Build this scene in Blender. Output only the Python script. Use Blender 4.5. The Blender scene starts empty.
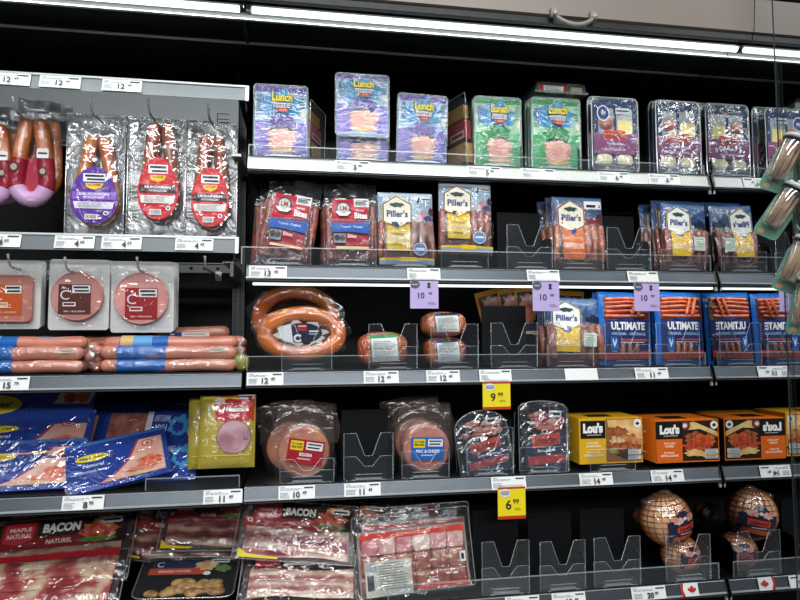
import bpy, bmesh, math, random
from math import sin, cos, pi, radians, sqrt
from mathutils import Vector, Matrix, noise as mnoise
from mathutils.geometry import tessellate_polygon
random.seed(7)
SC = bpy.context.scene
COL = SC.collection

# ------------------------------------------------------------------ camera
EZ = 1.55
CAM = Vector((0.1304, -1.44, EZ))
YAW, PITCH, ROLL, FPX = 0.1605, 0.0608, -0.0036, 600.0
cF = Vector((sin(YAW)*cos(PITCH), cos(YAW)*cos(PITCH), sin(PITCH)))
r0 = Vector((cos(YAW), -sin(YAW), 0)); u0 = r0.cross(cF)
cR = r0*cos(ROLL) + u0*sin(ROLL); cU = u0*cos(ROLL) - r0*sin(ROLL)
cam = bpy.data.cameras.new('camera'); cam.sensor_width = 36; cam.lens = 27.0
cam.clip_start = .02
co = bpy.data.objects.new('camera', cam); COL.objects.link(co)
m3 = Matrix((cR, cU, -cF)).transposed()
co.matrix_world = Matrix.Translation(CAM) @ m3.to_4x4()
SC.camera = co

# ------------------------------------------------------------------ world, exposure, store lights
SC.view_settings.view_transform = 'Standard'
SC.view_settings.look = 'None'
SC.view_settings.gamma = 1.0
SC.view_settings.exposure = 0.0
wd = bpy.data.worlds.new('store_ambient'); SC.world = wd; wd.use_nodes = True
_n = wd.node_tree.nodes; _l = wd.node_tree.links.new
_tc = _n.new('ShaderNodeTexCoord'); _sx = _n.new('ShaderNodeSeparateXYZ'); _rp = _n.new('ShaderNodeValToRGB')
_e = _rp.color_ramp.elements                       # dim aisle at eye level, bright store ceiling overhead
_e[0].position = .50; _e[0].color = (.035, .04, .05, 1); _e[1].position = .90; _e[1].color = (.62, .68, .72, 1)
_m = _e.new(.66); _m.color = (.12, .135, .15, 1)
_mr = _n.new('ShaderNodeMapRange'); _mr.inputs[1].default_value = -1; _mr.inputs[2].default_value = 1
_l(_tc.outputs['Generated'], _sx.inputs[0]); _l(_sx.outputs[2], _mr.inputs[0]); _l(_mr.outputs[0], _rp.inputs[0]); _l(_rp.outputs[0], _n['Background'].inputs[0])
_n['Background'].inputs[1].default_value = 1.0
SC.cycles.transparent_max_bounces = 24
SC.cycles.max_bounces = 8
SC.cycles.caustics_reflective = False
SC.cycles.caustics_refractive = False
def area(name, loc, aim, sx, sy, watts, col=(1, .98, .95)):
    l = bpy.data.lights.new(name, 'AREA'); l.shape = 'RECTANGLE'; l.size = sx; l.size_y = sy
    l.energy = watts; l.color = col
    o = bpy.data.objects.new(name, l); COL.objects.link(o); o.location = loc
    d = (Vector(aim) - Vector(loc)).normalized()
    o.rotation_euler = d.to_track_quat('-Z', 'Y').to_euler()
    return o
area('store_ceiling_light', (0.0, -2.1, 3.75), (0.4, 0, 1.15), 3.0, 0.5, 58, (.97, .99, 1))
area('far_store_light', (0.2, -5.0, 3.1), (0.3, 0, 1.2), 4.5, 0.35, 118, (.98, .99, 1))
# the long canopy lamp at the mouth of the cooler and the lamp under the second shelf
area('canopy_lamp_light', (0.30, -0.10, EZ+.735), (0.30, 0.02, EZ), 2.3, 0.03, 5.0, (.93, 1, .97))
area('shelf_lamp_light', (0.61, 0.012, EZ+.133), (0.61, 0.10, EZ-.2), 1.15, 0.012, 0.55, (.93, 1, .98))

# ------------------------------------------------------------------ helpers
def at(px, py, Y):
    d = cR*((px-400)/FPX) - cU*((py-300)/FPX) + cF
    return CAM + d*((Y-CAM.y)/d.y)
def wid(pl, pr, py, Y): return at(pr, py, Y).x - at(pl, py, Y).x
def hgt(px, pt, pb, Y): return at(px, pt, Y).z - at(px, pb, Y).z

def empty(name, loc, rot=(0, 0, 0), order='XYZ'):
    o = bpy.data.objects.new(name, None); o.empty_display_size = .02
    COL.objects.link(o); o.location = loc; o.rotation_mode = order; o.rotation_euler = rot
    return o
def tag(o, label=None, cat=None, group=None, kind=None):
    if label: o['label'] = label
    if cat: o['category'] = cat
    if group: o['group'] = group
    if kind: o['kind'] = kind
    return o
def thing(name, label, cat, loc, tilt=0, roll=0, yaw=0, group=None):
    # tilt: top leans back; roll: top leans to the right; yaw about the vertical
    o = empty(name, loc)
    o.rotation_mode = 'QUATERNION'
    o.rotation_quaternion = (Matrix.Rotation(radians(yaw), 4, 'Z') @ Matrix.Rotation(radians(-tilt), 4, 'X') @ Matrix.Rotation(radians(roll), 4, 'Y')).to_quaternion()
    return tag(o, label, cat, group)
def copy_tree(o, parent=None):
    c = o.copy(); COL.objects.link(c)
    if parent is not None: c.parent = parent
    for ch in o.children: copy_tree(ch, c)
    return c
def clone(o, dloc, label, group=None, droll=0, rot=None):
    c = copy_tree(o); c.location = Vector(o.location) + Vector(dloc)
    if droll: c.rotation_quaternion = o.rotation_quaternion @ Matrix.Rotation(radians(droll), 4, 'Y').to_quaternion()
    c['label'] = label
    if group: c['group'] = group
    return c

class MB:
    def __init__(s): s.v = []; s.f = []; s.m = []; s.mats = []; s.sm = []
    def mi(s, m):
        if m not in s.mats: s.mats.append(m)
        return s.mats.index(m)
    def add(s, vs, fs, m, smooth=False):
        b = len(s.v); k = s.mi(m)
        s.v += [tuple(v) for v in vs]
        for f in fs: s.f.append(tuple(b+i for i in f)); s.m.append(k); s.sm.append(smooth)
    def box(s, x0, y0, z0, x1, y1, z1, m):
        v = [(x0,y0,z0),(x1,y0,z0),(x1,y1,z0),(x0,y1,z0),(x0,y0,z1),(x1,y0,z1),(x1,y1,z1),(x0,y1,z1)]
        s.add(v, [(0,3,2,1),(4,5,6,7),(0,1,5,4),(1,2,6,5),(2,3,7,6),(3,0,4,7)], m)
    def prism(s, pts, y0, y1, m):            # outline in x,z extruded along y
        n = len(pts); v = [(p[0], y0, p[1]) for p in pts] + [(p[0], y1, p[1]) for p in pts]
        tr = tessellate_polygon([[Vector((p[0], p[1], 0)) for p in pts]])
        f = [t for t in tr] + [tuple(n+i for i in reversed(t)) for t in tr]
        f += [(i, (i+1) % n, n+(i+1) % n, n+i) for i in range(n)]
        s.add(v, f, m)
    def prismx(s, pts, x0, x1, m):           # outline in y,z extruded along x
        n = len(pts); v = [(x0, p[0], p[1]) for p in pts] + [(x1, p[0], p[1]) for p in pts]
        tr = tessellate_polygon([[Vector((p[0], p[1], 0)) for p in pts]])
        f = [t for t in tr] + [tuple(n+i for i in reversed(t)) for t in tr]
        f += [(i, (i+1) % n, n+(i+1) % n, n+i) for i in range(n)]
        s.add(v, f, m)
    def tube(s, pts, rad, m, seg=8, closed=False, cap=True):
        pts = [Vector(p) for p in pts]; n = len(pts)
        if not hasattr(rad, '__len__'): rad = [rad]*n
        vs = []; up = None
        for i, p in enumerate(pts):
            if closed: d = (pts[(i+1) % n] - pts[i-1])
            else: d = pts[min(i+1, n-1)] - pts[max(i-1, 0)]
            if d.length < 1e-9: d = Vector((0, 0, 1))
            d.normalize()
            if up is None:
                up = Vector((0, 1, 0)) if abs(d.y) < .8 else Vector((0, 0, 1))
            a = (up - d*up.dot(d)).normalized(); up = a; b = d.cross(a)
            for k in range(seg):
                t = 2*pi*k/seg; vs.append(p + (a*cos(t) + b*sin(t))*rad[i])
        fs = []
        R = n if closed else n-1
        for i in range(R):
            j = (i+1) % n
            for k in range(seg):
                l = (k+1) % seg
                fs.append((i*seg+k, i*seg+l, j*seg+l, j*seg+k))
        if cap and not closed:
            fs.append(tuple(reversed(range(seg)))); fs.append(tuple((n-1)*seg+k for k in range(seg)))
        s.add(vs, fs, m, True)
    def capsule(s, pts, r, m, seg=10, wob=0, flat=1):
        # a sausage: path with rounded ends
        pts = [Vector(p) for p in pts]
        a = (pts[0]-pts[1]).normalized(); b = (pts[-1]-pts[-2]).normalized()
        P = []; Rr = []
        for t in (1, .92, .72, .4): P.append(pts[0] + a*r*t); Rr.append(r*sqrt(max(1-t*t, 0.01)))
        for i, p in enumerate(pts): P.append(p); Rr.append(r*(1 + wob*mnoise.noise(p*40)))
        for t in (.4, .72, .92, 1): P.append(pts[-1] + b*r*t); Rr.append(r*sqrt(max(1-t*t, 0.01)))
        s.tube(P, Rr, m, seg)
    def grid(s, fn, nu, nv, m, smooth=True):
        v = [fn(i/nu, j/nv) for j in range(nv+1) for i in range(nu+1)]
        f = [(j*(nu+1)+i, j*(nu+1)+i+1, (j+1)*(nu+1)+i+1, (j+1)*(nu+1)+i) for j in range(nv) for i in range(nu)]
        s.add(v, f, m, smooth)
    def ellipsoid(s, c, r, m, nu=20, nv=12, wob=0, pw=1):
        v = []; c = Vector(c)
        for j in range(nv+1):
            ph = -pi/2 + pi*j/nv
            for i in range(nu):
                th = 2*pi*i/nu
                def sp(x): return math.copysign(abs(x)**pw, x)
                q = Vector((sp(cos(ph))*sp(cos(th))*r[0], sp(cos(ph))*sp(sin(th))*r[1], sp(sin(ph))*r[2]))
                if wob: q *= 1 + wob*mnoise.noise((q+c)*35)
                v.append(c+q)
        f = [(j*nu+i, j*nu+(i+1) % nu, (j+1)*nu+(i+1) % nu, (j+1)*nu+i) for j in range(nv) for i in range(nu)]
        s.add(v, f, m, True)
    def build(s, name, parent=None, loc=None):
        me = bpy.data.meshes.new(name); me.from_pydata(s.v, [], s.f)
        for m in s.mats: me.materials.append(m)
        me.polygons.foreach_set('material_index', s.m)
        me.polygons.foreach_set('use_smooth', s.sm)
        me.update()
        o = bpy.data.objects.new(name, me); COL.objects.link(o)
        if parent: o.parent = parent
        if loc: o.location = loc
        return o

# ------------------------------------------------------------------ materials
MC = {}
def srgb(h):
    if h == '#fff': h = '#ffffff'
    if isinstance(h, str):
        h = h.lstrip('#'); c = [int(h[i:i+2], 16)/255 for i in (0, 2, 4)]
    else: c = h
    return tuple((x/12.92 if x <= .04045 else ((x+.055)/1.055)**2.4) for x in c) + (1,)
def base(name):
    m = bpy.data.materials.new(name); m.use_nodes = True
    nt = m.node_tree; return m, nt, nt.nodes['Principled BSDF']
def bump(nt, b, scale, strength, detail=3, dist=.002, stretch=None):
    tc = nt.nodes.new('ShaderNodeTexCoord'); mp = nt.nodes.new('ShaderNodeMapping')
    if stretch: mp.inputs['Scale'].default_value = stretch
    n = nt.nodes.new('ShaderNodeTexNoise'); n.inputs['Scale'].default_value = scale; n.inputs['Detail'].default_value = detail
    n.inputs['Distortion'].default_value = 1.2
    bp = nt.nodes.new('ShaderNodeBump'); bp.inputs['Strength'].default_value = strength; bp.inputs['Distance'].default_value = dist
    nt.links.new(tc.outputs['Object'], mp.inputs[0]); nt.links.new(mp.outputs[0], n.inputs['Vector'])
    nt.links.new(n.outputs['Fac'], bp.inputs['Height'])
    nt.links.new(bp.outputs[0], b.inputs['Normal'])
    return bp
def plain(col, rough=.5, metal=0, spec=.5):
    k = ('plain', col, rough, metal, spec)
    if k in MC: return MC[k]
    m, nt, b = base('plain'); b.inputs['Base Color'].default_value = srgb(col)
    b.inputs['Roughness'].default_value = rough; b.inputs['Metallic'].default_value = metal
    b.inputs['Specular IOR Level'].default_value = spec
    # very fine mottling so nothing is dead flat
    tc = nt.nodes.new('ShaderNodeTexCoord'); n = nt.nodes.new('ShaderNodeTexNoise'); n.inputs['Scale'].default_value = 60
    mx = nt.nodes.new('ShaderNodeMapRange'); mx.inputs[3].default_value = max(rough-.06, .02); mx.inputs[4].default_value = min(rough+.06, 1)
    nt.links.new(tc.outputs['Object'], n.inputs['Vector']); nt.links.new(n.outputs['Fac'], mx.inputs[0]); nt.links.new(mx.outputs[0], b.inputs['Roughness'])
    MC[k] = m; return m
def ink(col, gloss=.22, wr=.5):
    # print under glossy, slightly crumpled film
    k = ('ink', col, gloss, wr)
    if k in MC: return MC[k]
    m, nt, b = base('print'); b.inputs['Base Color'].default_value = srgb(col)
    b.inputs['Roughness'].default_value = .5
    b.inputs['Coat Weight'].default_value = .32; b.inputs['Coat Roughness'].default_value = gloss*.5; b.inputs['Specular IOR Level'].default_value = .2
    bp = bump(nt, b, 38, wr, 2, .004)
    nt.links.new(bp.outputs[0], b.inputs['Coat Normal'])
    MC[k] = m; return m
def food(c1, c2, scale=40, rough=.35, stretch=None, bs=.4, lo=.4, hi=.62, coat=.4):
    k = ('food', c1, c2, scale, rough, stretch, bs, lo, hi)
    if k in MC: return MC[k]
    m, nt, b = base('food')
    tc = nt.nodes.new('ShaderNodeTexCoord'); mp = nt.nodes.new('ShaderNodeMapping')
    if stretch: mp.inputs['Scale'].default_value = stretch
    n = nt.nodes.new('ShaderNodeTexNoise'); n.inputs['Scale'].default_value = scale; n.inputs['Detail'].default_value = 4
    cr = nt.nodes.new('ShaderNodeValToRGB'); cr.color_ramp.elements[0].position = lo; cr.color_ramp.elements[1].position = hi
    cr.color_ramp.elements[0].color = srgb(c1); cr.color_ramp.elements[1].color = srgb(c2)
    bp = nt.nodes.new('ShaderNodeBump'); bp.inputs['Strength'].default_value = bs; bp.inputs['Distance'].default_value = .002
    L = nt.links.new
    L(tc.outputs['Object'], mp.inputs[0]); L(mp.outputs[0], n.inputs['Vector']); L(n.outputs['Fac'], cr.inputs[0])
    L(cr.outputs[0], b.inputs['Base Color']); L(n.outputs['Fac'], bp.inputs['Height']); L(bp.outputs[0], b.inputs['Normal'])
    b.inputs['Roughness'].default_value = rough; b.inputs['Coat Weight'].default_value = coat; b.inputs['Coat Roughness'].default_value = .15
    b.inputs['Subsurface Weight'].default_value = 0
    MC[k] = m; return m
def clear(tint='#ffffff', body=.06, gl=.10, rough=.08, bs=0, bscale=30, bodycol='#c8d2d4', stretch=None, fres=True):
    # thin clear plastic: mostly see-through, some milky body, some reflection
    k = ('clear', tint, body, gl, rough, bs, bscale, bodycol, stretch)
    if k in MC: return MC[k]
    m = bpy.data.materials.new('clear_plastic'); m.use_nodes = True; nt = m.node_tree; nt.nodes.clear()
    N = nt.nodes.new; L = nt.links.new
    out = N('ShaderNodeOutputMaterial'); tr = N('ShaderNodeBsdfTransparent'); tr.inputs[0].default_value = srgb(tint)
    df = N('ShaderNodeBsdfDiffuse'); df.inputs[0].default_value = srgb(bodycol)
    g = N('ShaderNodeBsdfGlossy'); g.inputs['Roughness'].default_value = rough; g.inputs[0].default_value = (1, 1, 1, 1)
    m1 = N('ShaderNodeMixShader'); m1.inputs[0].default_value = body if not bs or body > .3 else body*.30
    m2 = N('ShaderNodeMixShader'); m2.inputs[0].default_value = gl if not bs else gl*.62
    L(tr.outputs[0], m1.inputs[1]); L(df.outputs[0], m1.inputs[2]); L(m1.outputs[0], m2.inputs[1]); L(g.outputs[0], m2.inputs[2])
    L(m2.outputs[0], out.inputs[0])
    if bs:
        tc = N('ShaderNodeTexCoord'); mp = N('ShaderNodeMapping')
        if stretch: mp.inputs['Scale'].default_value = stretch
        n = N('ShaderNodeTexNoise'); n.inputs['Scale'].default_value = bscale; n.inputs['Detail'].default_value = 2.5; n.inputs['Distortion'].default_value = 1.5
        bp = N('ShaderNodeBump'); bp.inputs['Strength'].default_value = bs; bp.inputs['Distance'].default_value = .01
        L(tc.outputs['Object'], mp.inputs[0]); L(mp.outputs[0], n.inputs['Vector']); L(n.outputs['Fac'], bp.inputs['Height']); L(bp.outputs[0], g.inputs['Normal'])
    MC[k] = m; return m
def glow(col, s):
    k = ('glow', col, s)
    if k in MC: return MC[k]
    m, nt, b = base('lamp'); b.inputs['Base Color'].default_value = srgb(col)
    b.inputs['Emission Color'].default_value = srgb(col); b.inputs['Emission Strength'].default_value = s
    MC[k] = m; return m

FILM = lambda: clear('#ffffff', .05, .16, .10, .9, 26)
FILM2 = lambda: clear('#ffffff', .09, .18, .12, .9, 18)
FILMD = lambda: clear('#f2f4f6', .10, .12, .16, .8, 22, '#7c8488')
RIM = lambda: clear('#ffffff', .35, .25, .12, 0, 1, '#dfe6ea')
PLATE = lambda: clear('#fcfdfe', .012, .03, .06, 0, 1, '#b8c0c4')
EDGE = lambda: clear('#ffffff', .26, .10, .2, 0, 1, '#cfd8dc')
WHITE = '#eef0ee'; BLACKP = plain('#0b0c0e', .45); BLK = '#15161a'

# ------------------------------------------------------------------ printed art
_TX = {}; _AR = {}
def text_mesh(s, bold=.0, shear=0.0):
    k = (s, bold, shear)
    if k in _TX: return _TX[k]
    cu = bpy.data.curves.new('t', 'FONT'); cu.body = s; cu.offset = bold; cu.shear = shear; cu.resolution_u = 3
    o = bpy.data.objects.new('t', cu); COL.objects.link(o)
    dg = bpy.context.evaluated_depsgraph_get(); dg.update()
    me = bpy.data.meshes.new_from_object(o.evaluated_get(dg))
    vs = [(v.co.x, v.co.y) for v in me.vertices]; fs = [tuple(p.vertices) for p in me.polygons]
    bpy.data.objects.remove(o); bpy.data.curves.remove(cu); bpy.data.meshes.remove(me)
    x0 = min(v[0] for v in vs); x1 = max(v[0] for v in vs); y0 = min(v[1] for v in vs); y1 = max(v[1] for v in vs)
    _TX[k] = ([((x-x0)/(x1-x0), (y-y0)/(y1-y0)) for x, y in vs], fs); _AR[k] = (x1-x0)/(y1-y0); return _TX[k]
def outline(sh):
    t = sh[0]
    if t == 'r': _, a, b, c, d, m = sh; return [(a, b), (a, d), (c, d), (c, b)]
    if t == 'p': return sh[1]
    if t == 'e': _, cu, cv, ru, rv, m = sh; return [(cu+ru*cos(-2*pi*i/24), cv+rv*sin(-2*pi*i/24)) for i in range(24)]
    if t == 'b':
        _, cu, cv, ru, rv, m = sh; sd = (cu*17.3+cv*31.7)*9
        return [(cu+ru*cos(-2*pi*i/26)*(1+.22*sin(sd+i*1.9)+.1*sin(i*3.1+sd)), cv+rv*sin(-2*pi*i/26)*(1+.22*sin(sd*2+i*1.7)+.1*sin(i*2.7))) for i in range(26)]
    if t == 'rr':
        _, a, b, c, d, r, m = sh; P = []
        for cx, cy, s in ((c-r, b+r, 0), (a+r, b+r, 1), (a+r, d-r, 2), (c-r, d-r, 3)):
            for i in range(5):
                q = pi/2*s + pi/2*i/4; P.append((cx+r*cos(q), cy-r*sin(q)))
        return P
def host(root, names):
    for nm in names:
        for ch in root.children:
            if ch.name.split('.')[0] == nm: return ch
    return root
def art(root, name, shapes, w, h, S=None, y=0.0, step=.0001, maxe=None, flip=False):
    """shapes in fractions of the face, v down from the top; S maps (x,z) to depth of the front surface"""
    if S is not None: step = max(step, .00028)
    mb = MB(); n = 0
    def put(pts, tris, m):
        nonlocal n
        n += 1; off = step*n
        vs = [((u-.5)*w*(-1 if flip else 1), (1-v)*h) for u, v in pts]; fs = [tuple(t) for t in tris]
        if S is not None and maxe:
            vs = list(vs); done = []; st = [t for t in fs]; mid = {}
            while st:
                t = st.pop()
                if len(t) > 3: done.append(t); continue
                e = [(math.dist(vs[t[i]], vs[t[(i+1) % 3]]), i) for i in range(3)]; L, i = max(e)
                if L > maxe:
                    a, b, c = t[i], t[(i+1) % 3], t[(i+2) % 3]; kk = (min(a, b), max(a, b))
                    if kk not in mid: vs.append(((vs[a][0]+vs[b][0])/2, (vs[a][1]+vs[b][1])/2)); mid[kk] = len(vs)-1
                    st += [(a, mid[kk], c), (mid[kk], b, c)]
                else: done.append(t)
            fs = done
        P = []
        for x, z in vs:
            yy = (S(x, z) if S else y) - off; P.append((x, yy, z))
        mb.add(P, fs, m, S is not None)
    for sh in shapes:
        if sh[0] == 't':
            _, s, a, b, c, d, m = sh[:7]; o = sh[7] if len(sh) > 7 else {}
            vs, fs = text_mesh(s, o.get('bold', .0), o.get('shear', 0))
            if o.get('nat'):
                ww = _AR[(s, o.get('bold', .0), o.get('shear', 0))]*(d-b)*h/w; c = a+ww
            cu_, cv_ = (a+c)/2, (b+d)/2; rt = radians(o.get('rot', 0)); pts = []
            if o.get('box'): put(outline(('r', a-.01, b-.01, c+.01, d+.01, m)), [(0, 1, 2), (0, 2, 3)], o['box'])
            for X, Y in vs:
                du = (X-.5)*(c-a)*w; dv = (.5-Y)*(d-b)*h
                if rt: du, dv = du*cos(rt)-dv*sin(rt), du*sin(rt)+dv*cos(rt)
                pts.append((cu_+du/w, cv_+dv/h))
            put(pts, fs, m)
        else:
            o = outline(sh); tr = tessellate_polygon([[Vector((p[0], p[1], 0)) for p in o]])
            put(o, [tuple(t) for t in tr], sh[-1])
    return mb.build(name, host(root, ('card', 'pouch', 'bag', 'carton', 'tray', 'panel')))
def lines(a, b, c, d, n, m, seed=1, thick=.45):
    """rows of small print"""
    R = random.Random(seed); out = []; dv = (d-b)/n
    for i in range(n):
        x = a
        e = a + (c-a)*R.uniform(.7, 1)
        while x < e:
            l = (c-a)*R.uniform(.06, .2); out.append(('r', x, b+dv*i, min(x+l, e), b+dv*(i+thick), m)); x += l + (c-a)*.03
    return out
def pillow(w, h, t, e=3.0, wr=.0, seed=0, base_=0.0):
    def S(x, z):
        a = min(abs(2*x/w), 1); b = min(abs(2*z/h-1), 1)
        B = (max(1-a**e, 0)**.55)*(max(1-b**e, 0)**.55)
        return -(base_ + t*B) - wr*mnoise.noise(Vector((x*30, z*30, seed)))*(.3+B)
    return S
def bag_mesh(w, h, S, m, nu=16, nv=18, back=True, tb=.3):
    mb = MB()
    mb.grid(lambda a, b: ((a-.5)*w, S((a-.5)*w, b*h), b*h), nu, nv, m)
    if back: mb.grid(lambda a, b: ((.5-a)*w, -S((.5-a)*w, b*h)*tb + .0012, b*h), nu, nv, m)
    return mb
def rimtube(root, name, w, h, r, rad, m, y=0.0, z0=0, seg=6):
    P = [((u-.5)*w, y, z0+(1-v)*h) for u, v in [((x), (yv)) for x, yv in outline(('rr', 0, 0, 1, 1, r, None))]]
    mb = MB(); mb.tube(P, rad, m, seg, closed=True); return mb.build(name, host(root, ('tray', 'back_film', 'backing')))
def struct(o): o['kind'] = 'structure'; return o
# ------------------------------------------------------------------ the cooler (structure)
XM = 1.21                 # face of the mirrored end panel
XL = -1.05
def slab(name, x0, y0, z0, x1, y1, z1, m):
    mb = MB(); mb.box(x0, y0, z0, x1, y1, z1, m); return struct(mb.build(name))
case_black = plain('#090a0d', .55, 0, .3)
slab('floor', -2.5, -3.2, -.05, 2.5, .6, 0, plain('#8a8a86', .35))
slab('wall_back', XL-.05, .46, 0, XM+.05, .50, EZ+1.0, case_black)
slab('wall_left', XL-.05, -.1, 0, XL, .46, EZ+1.0, case_black)
slab('ceiling', XL, -.15, EZ+.735, XM, .46, EZ+.775, plain('#101114', .6, 0, .2))
# mirror on the right end, then a paler bumper panel in front of it
mm = bpy.data.materials.new('mirror'); mm.use_nodes = True
_b = mm.node_tree.nodes['Principled BSDF']; _b.inputs['Base Color'].default_value = (.70, .72, .73, 1); _b.inputs['Metallic'].default_value = 1; _b.inputs['Roughness'].default_value = .012
mb = MB(); mb.box(XM, -.236, 0, XM+.012, .46, EZ+1.0, mm); o = mb.build('wall_right'); struct(o)
mm2 = bpy.data.materials.new('mirror_dusty'); mm2.use_nodes = True
_b = mm2.node_tree.nodes['Principled BSDF']; _b.inputs['Base Color'].default_value = (.66, .69, .70, 1); _b.inputs['Metallic'].default_value = 1; _b.inputs['Roughness'].default_value = .02
mb = MB(); mb.box(XM, -.50, 0, XM+.012, -.2395, EZ+1.0, mm2); struct(mb.build('wall_right_front'))
mb = MB(); mb.box(XM-.0005, -.2394, 0, XM+.012, -.2361, EZ+1.0, plain('#33373a', .4, .1)); struct(mb.build('trim_1'))
# canopy over the mouth of the case
cz = EZ+.731
mb = MB(); mb.prismx([(-.165, cz+.002), (-.178, cz+.006), (-.185, cz+.085), (-.172, cz+.090), (-.165, cz+.088)], XL, XM-.001, plain('#8c8278', .38, .1)); can = mb.build('canopy_panel')
tag(can, 'long taupe painted metal canopy panel running along the top of the cooler', 'canopy')
struct(can)
slab('trim_2', XL, -.19, cz+.0905, XM-.001, -.165, cz+.30, plain('#2a2522', .5))
slab('trim_3', XL, -.172, cz-.012, XM-.001, -.158, cz+.0015, plain('#0b0b0c', .5))
mb = MB()
for yy, zz, r in ((-.085, EZ+.7225, .0028), (.028, EZ+.7225, .0022)):
    mb.box(XL, yy, zz-r, XM-.001, yy+.004, EZ+.735, plain('#15171a', .4))
    mb.box(XL, yy-.002, zz-r-.003, XM-.001, yy+.006, zz-r, plain('#b4b9bd', .3, .5))
struct(mb.build('trim_4'))
mb = MB(); mb.box(-.010, -.084, EZ+.715, -.004, .026, EZ+.7349, plain('#000000', .6)); struct(mb.build('trim_5'))
# canopy lamps: one tube per bay
for x0, x1, lb in ((XL+.02, -.003, 'long glowing lamp tube under the canopy, above the left bay'), (.004, XM-.003, 'long glowing lamp tube under the canopy, above the right bay')):
    t = thing('canopy_lamp', lb, 'lamp', (x0, -.13, EZ+.716))
    mb = MB(); L = x1-x0
    mb.tube([(.012, 0, 0), (L-.008, 0, 0)], .0075, glow('#f4fff8', 1.8), 10); mb.build('tube', t)
    mb = MB(); mb.box(0, -.006, .0086, L, .012, .0185, plain('#3c4040', .4, .5)); mb.box(0, -.007, -.007, .010, .007, .0086, plain('#9aa09c', .4)); mb.build('fitting', t)
# grey pull handle on the canopy
p0 = at(551, 27, -.17); p1 = at(590, 30, -.17)
t = thing('pull_handle', 'grey plastic pull handle hanging off the canopy edge above the lamp', 'handle', (p0.x, -.172, cz+.004))
L = p1.x-p0.x; hm = plain('#8d8a84', .45)
mb = MB(); P = []
for i in range(17):
    s_ = i/16; P.append((L*s_, -.018-.006*sin(pi*s_), -.004-.024*sin(pi*s_)**.8))
mb.tube(P, [.0042+.0014*sin(pi*i/16) for i in range(17)], hm, 10); mb.build('grip', t)
for xx in (0, L):
    mb = MB(); mb.box(xx-.007, -.018, -.008, xx+.007, -.008, .012, hm); mb.tube([(xx, -.018, -.003), (xx, -.026, -.004)], .005, plain('#b4b1ab', .3), 10); mb.build('mount', t)

# ------------------------------------------------------------------ shelves
RAILM = plain('#5f656b', .36, .8); RAILE = plain('#d4d8da', .3, .5); SHB = plain('#131417', .42)
INS = None
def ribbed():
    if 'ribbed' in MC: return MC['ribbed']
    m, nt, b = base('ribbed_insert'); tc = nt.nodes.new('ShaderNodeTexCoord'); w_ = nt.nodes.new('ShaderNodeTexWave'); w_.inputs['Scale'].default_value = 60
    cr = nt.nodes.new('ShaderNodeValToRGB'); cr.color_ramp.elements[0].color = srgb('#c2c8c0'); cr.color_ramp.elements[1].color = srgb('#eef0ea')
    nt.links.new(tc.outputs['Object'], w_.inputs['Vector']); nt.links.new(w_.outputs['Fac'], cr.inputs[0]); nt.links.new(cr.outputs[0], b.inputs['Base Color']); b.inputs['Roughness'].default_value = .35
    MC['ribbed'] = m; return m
# name: x0, x1, Y of rail top, z of shelf surface
SH = {'C1': (0, 1.203, 0.0, .4298), 'C2': (0, 1.203, -.0118, .1685), 'C3': (0, 1.203, .0195, -.081), 'C4': (0, 1.203, -.0004, -.3416), 'C5': (0, 1.203, -.009, -.6252),
      'L2': (XL, -.019, 0, .2311), 'L3': (XL, -.009, 0, -.0815), 'L4': (XL, -.009, -.003, -.343), 'L5': (XL, -.009, -.009, -.640)}
RH = .0315
SHL = {'C1': 'black cooler shelf of the right bay with a bright ribbed price rail, topmost', 'C2': 'black right-bay shelf holding snack bags and dry sausage packs, second from top',
 'C3': 'black cooler shelf of the right bay holding sausage rings and blue sausage pouches', 'C4': 'black cooler shelf of the right bay holding the boxed meals and round bologna',
 'C5': 'black cooler shelf of the right bay holding bacon, netted hams and empty trays', 'L2': '', 'L3': 'black cooler shelf of the left bay under the long wieners',
 'L4': 'black cooler shelf of the left bay under the blue meat packs', 'L5': 'black cooler shelf of the left bay under the bacon packs, lowest'}
def zs(s): return EZ + SH[s][3]
def railmesh(L, shin=.003, sl=.008):
    # slanted rail: channel with a lip above and below
    mb = MB()
    mb.prismx([(0, 0), (-sl, -RH), (-sl+.006, -RH-.001), (.006, 0)], 0, L, RAILM)
    return mb
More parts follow.
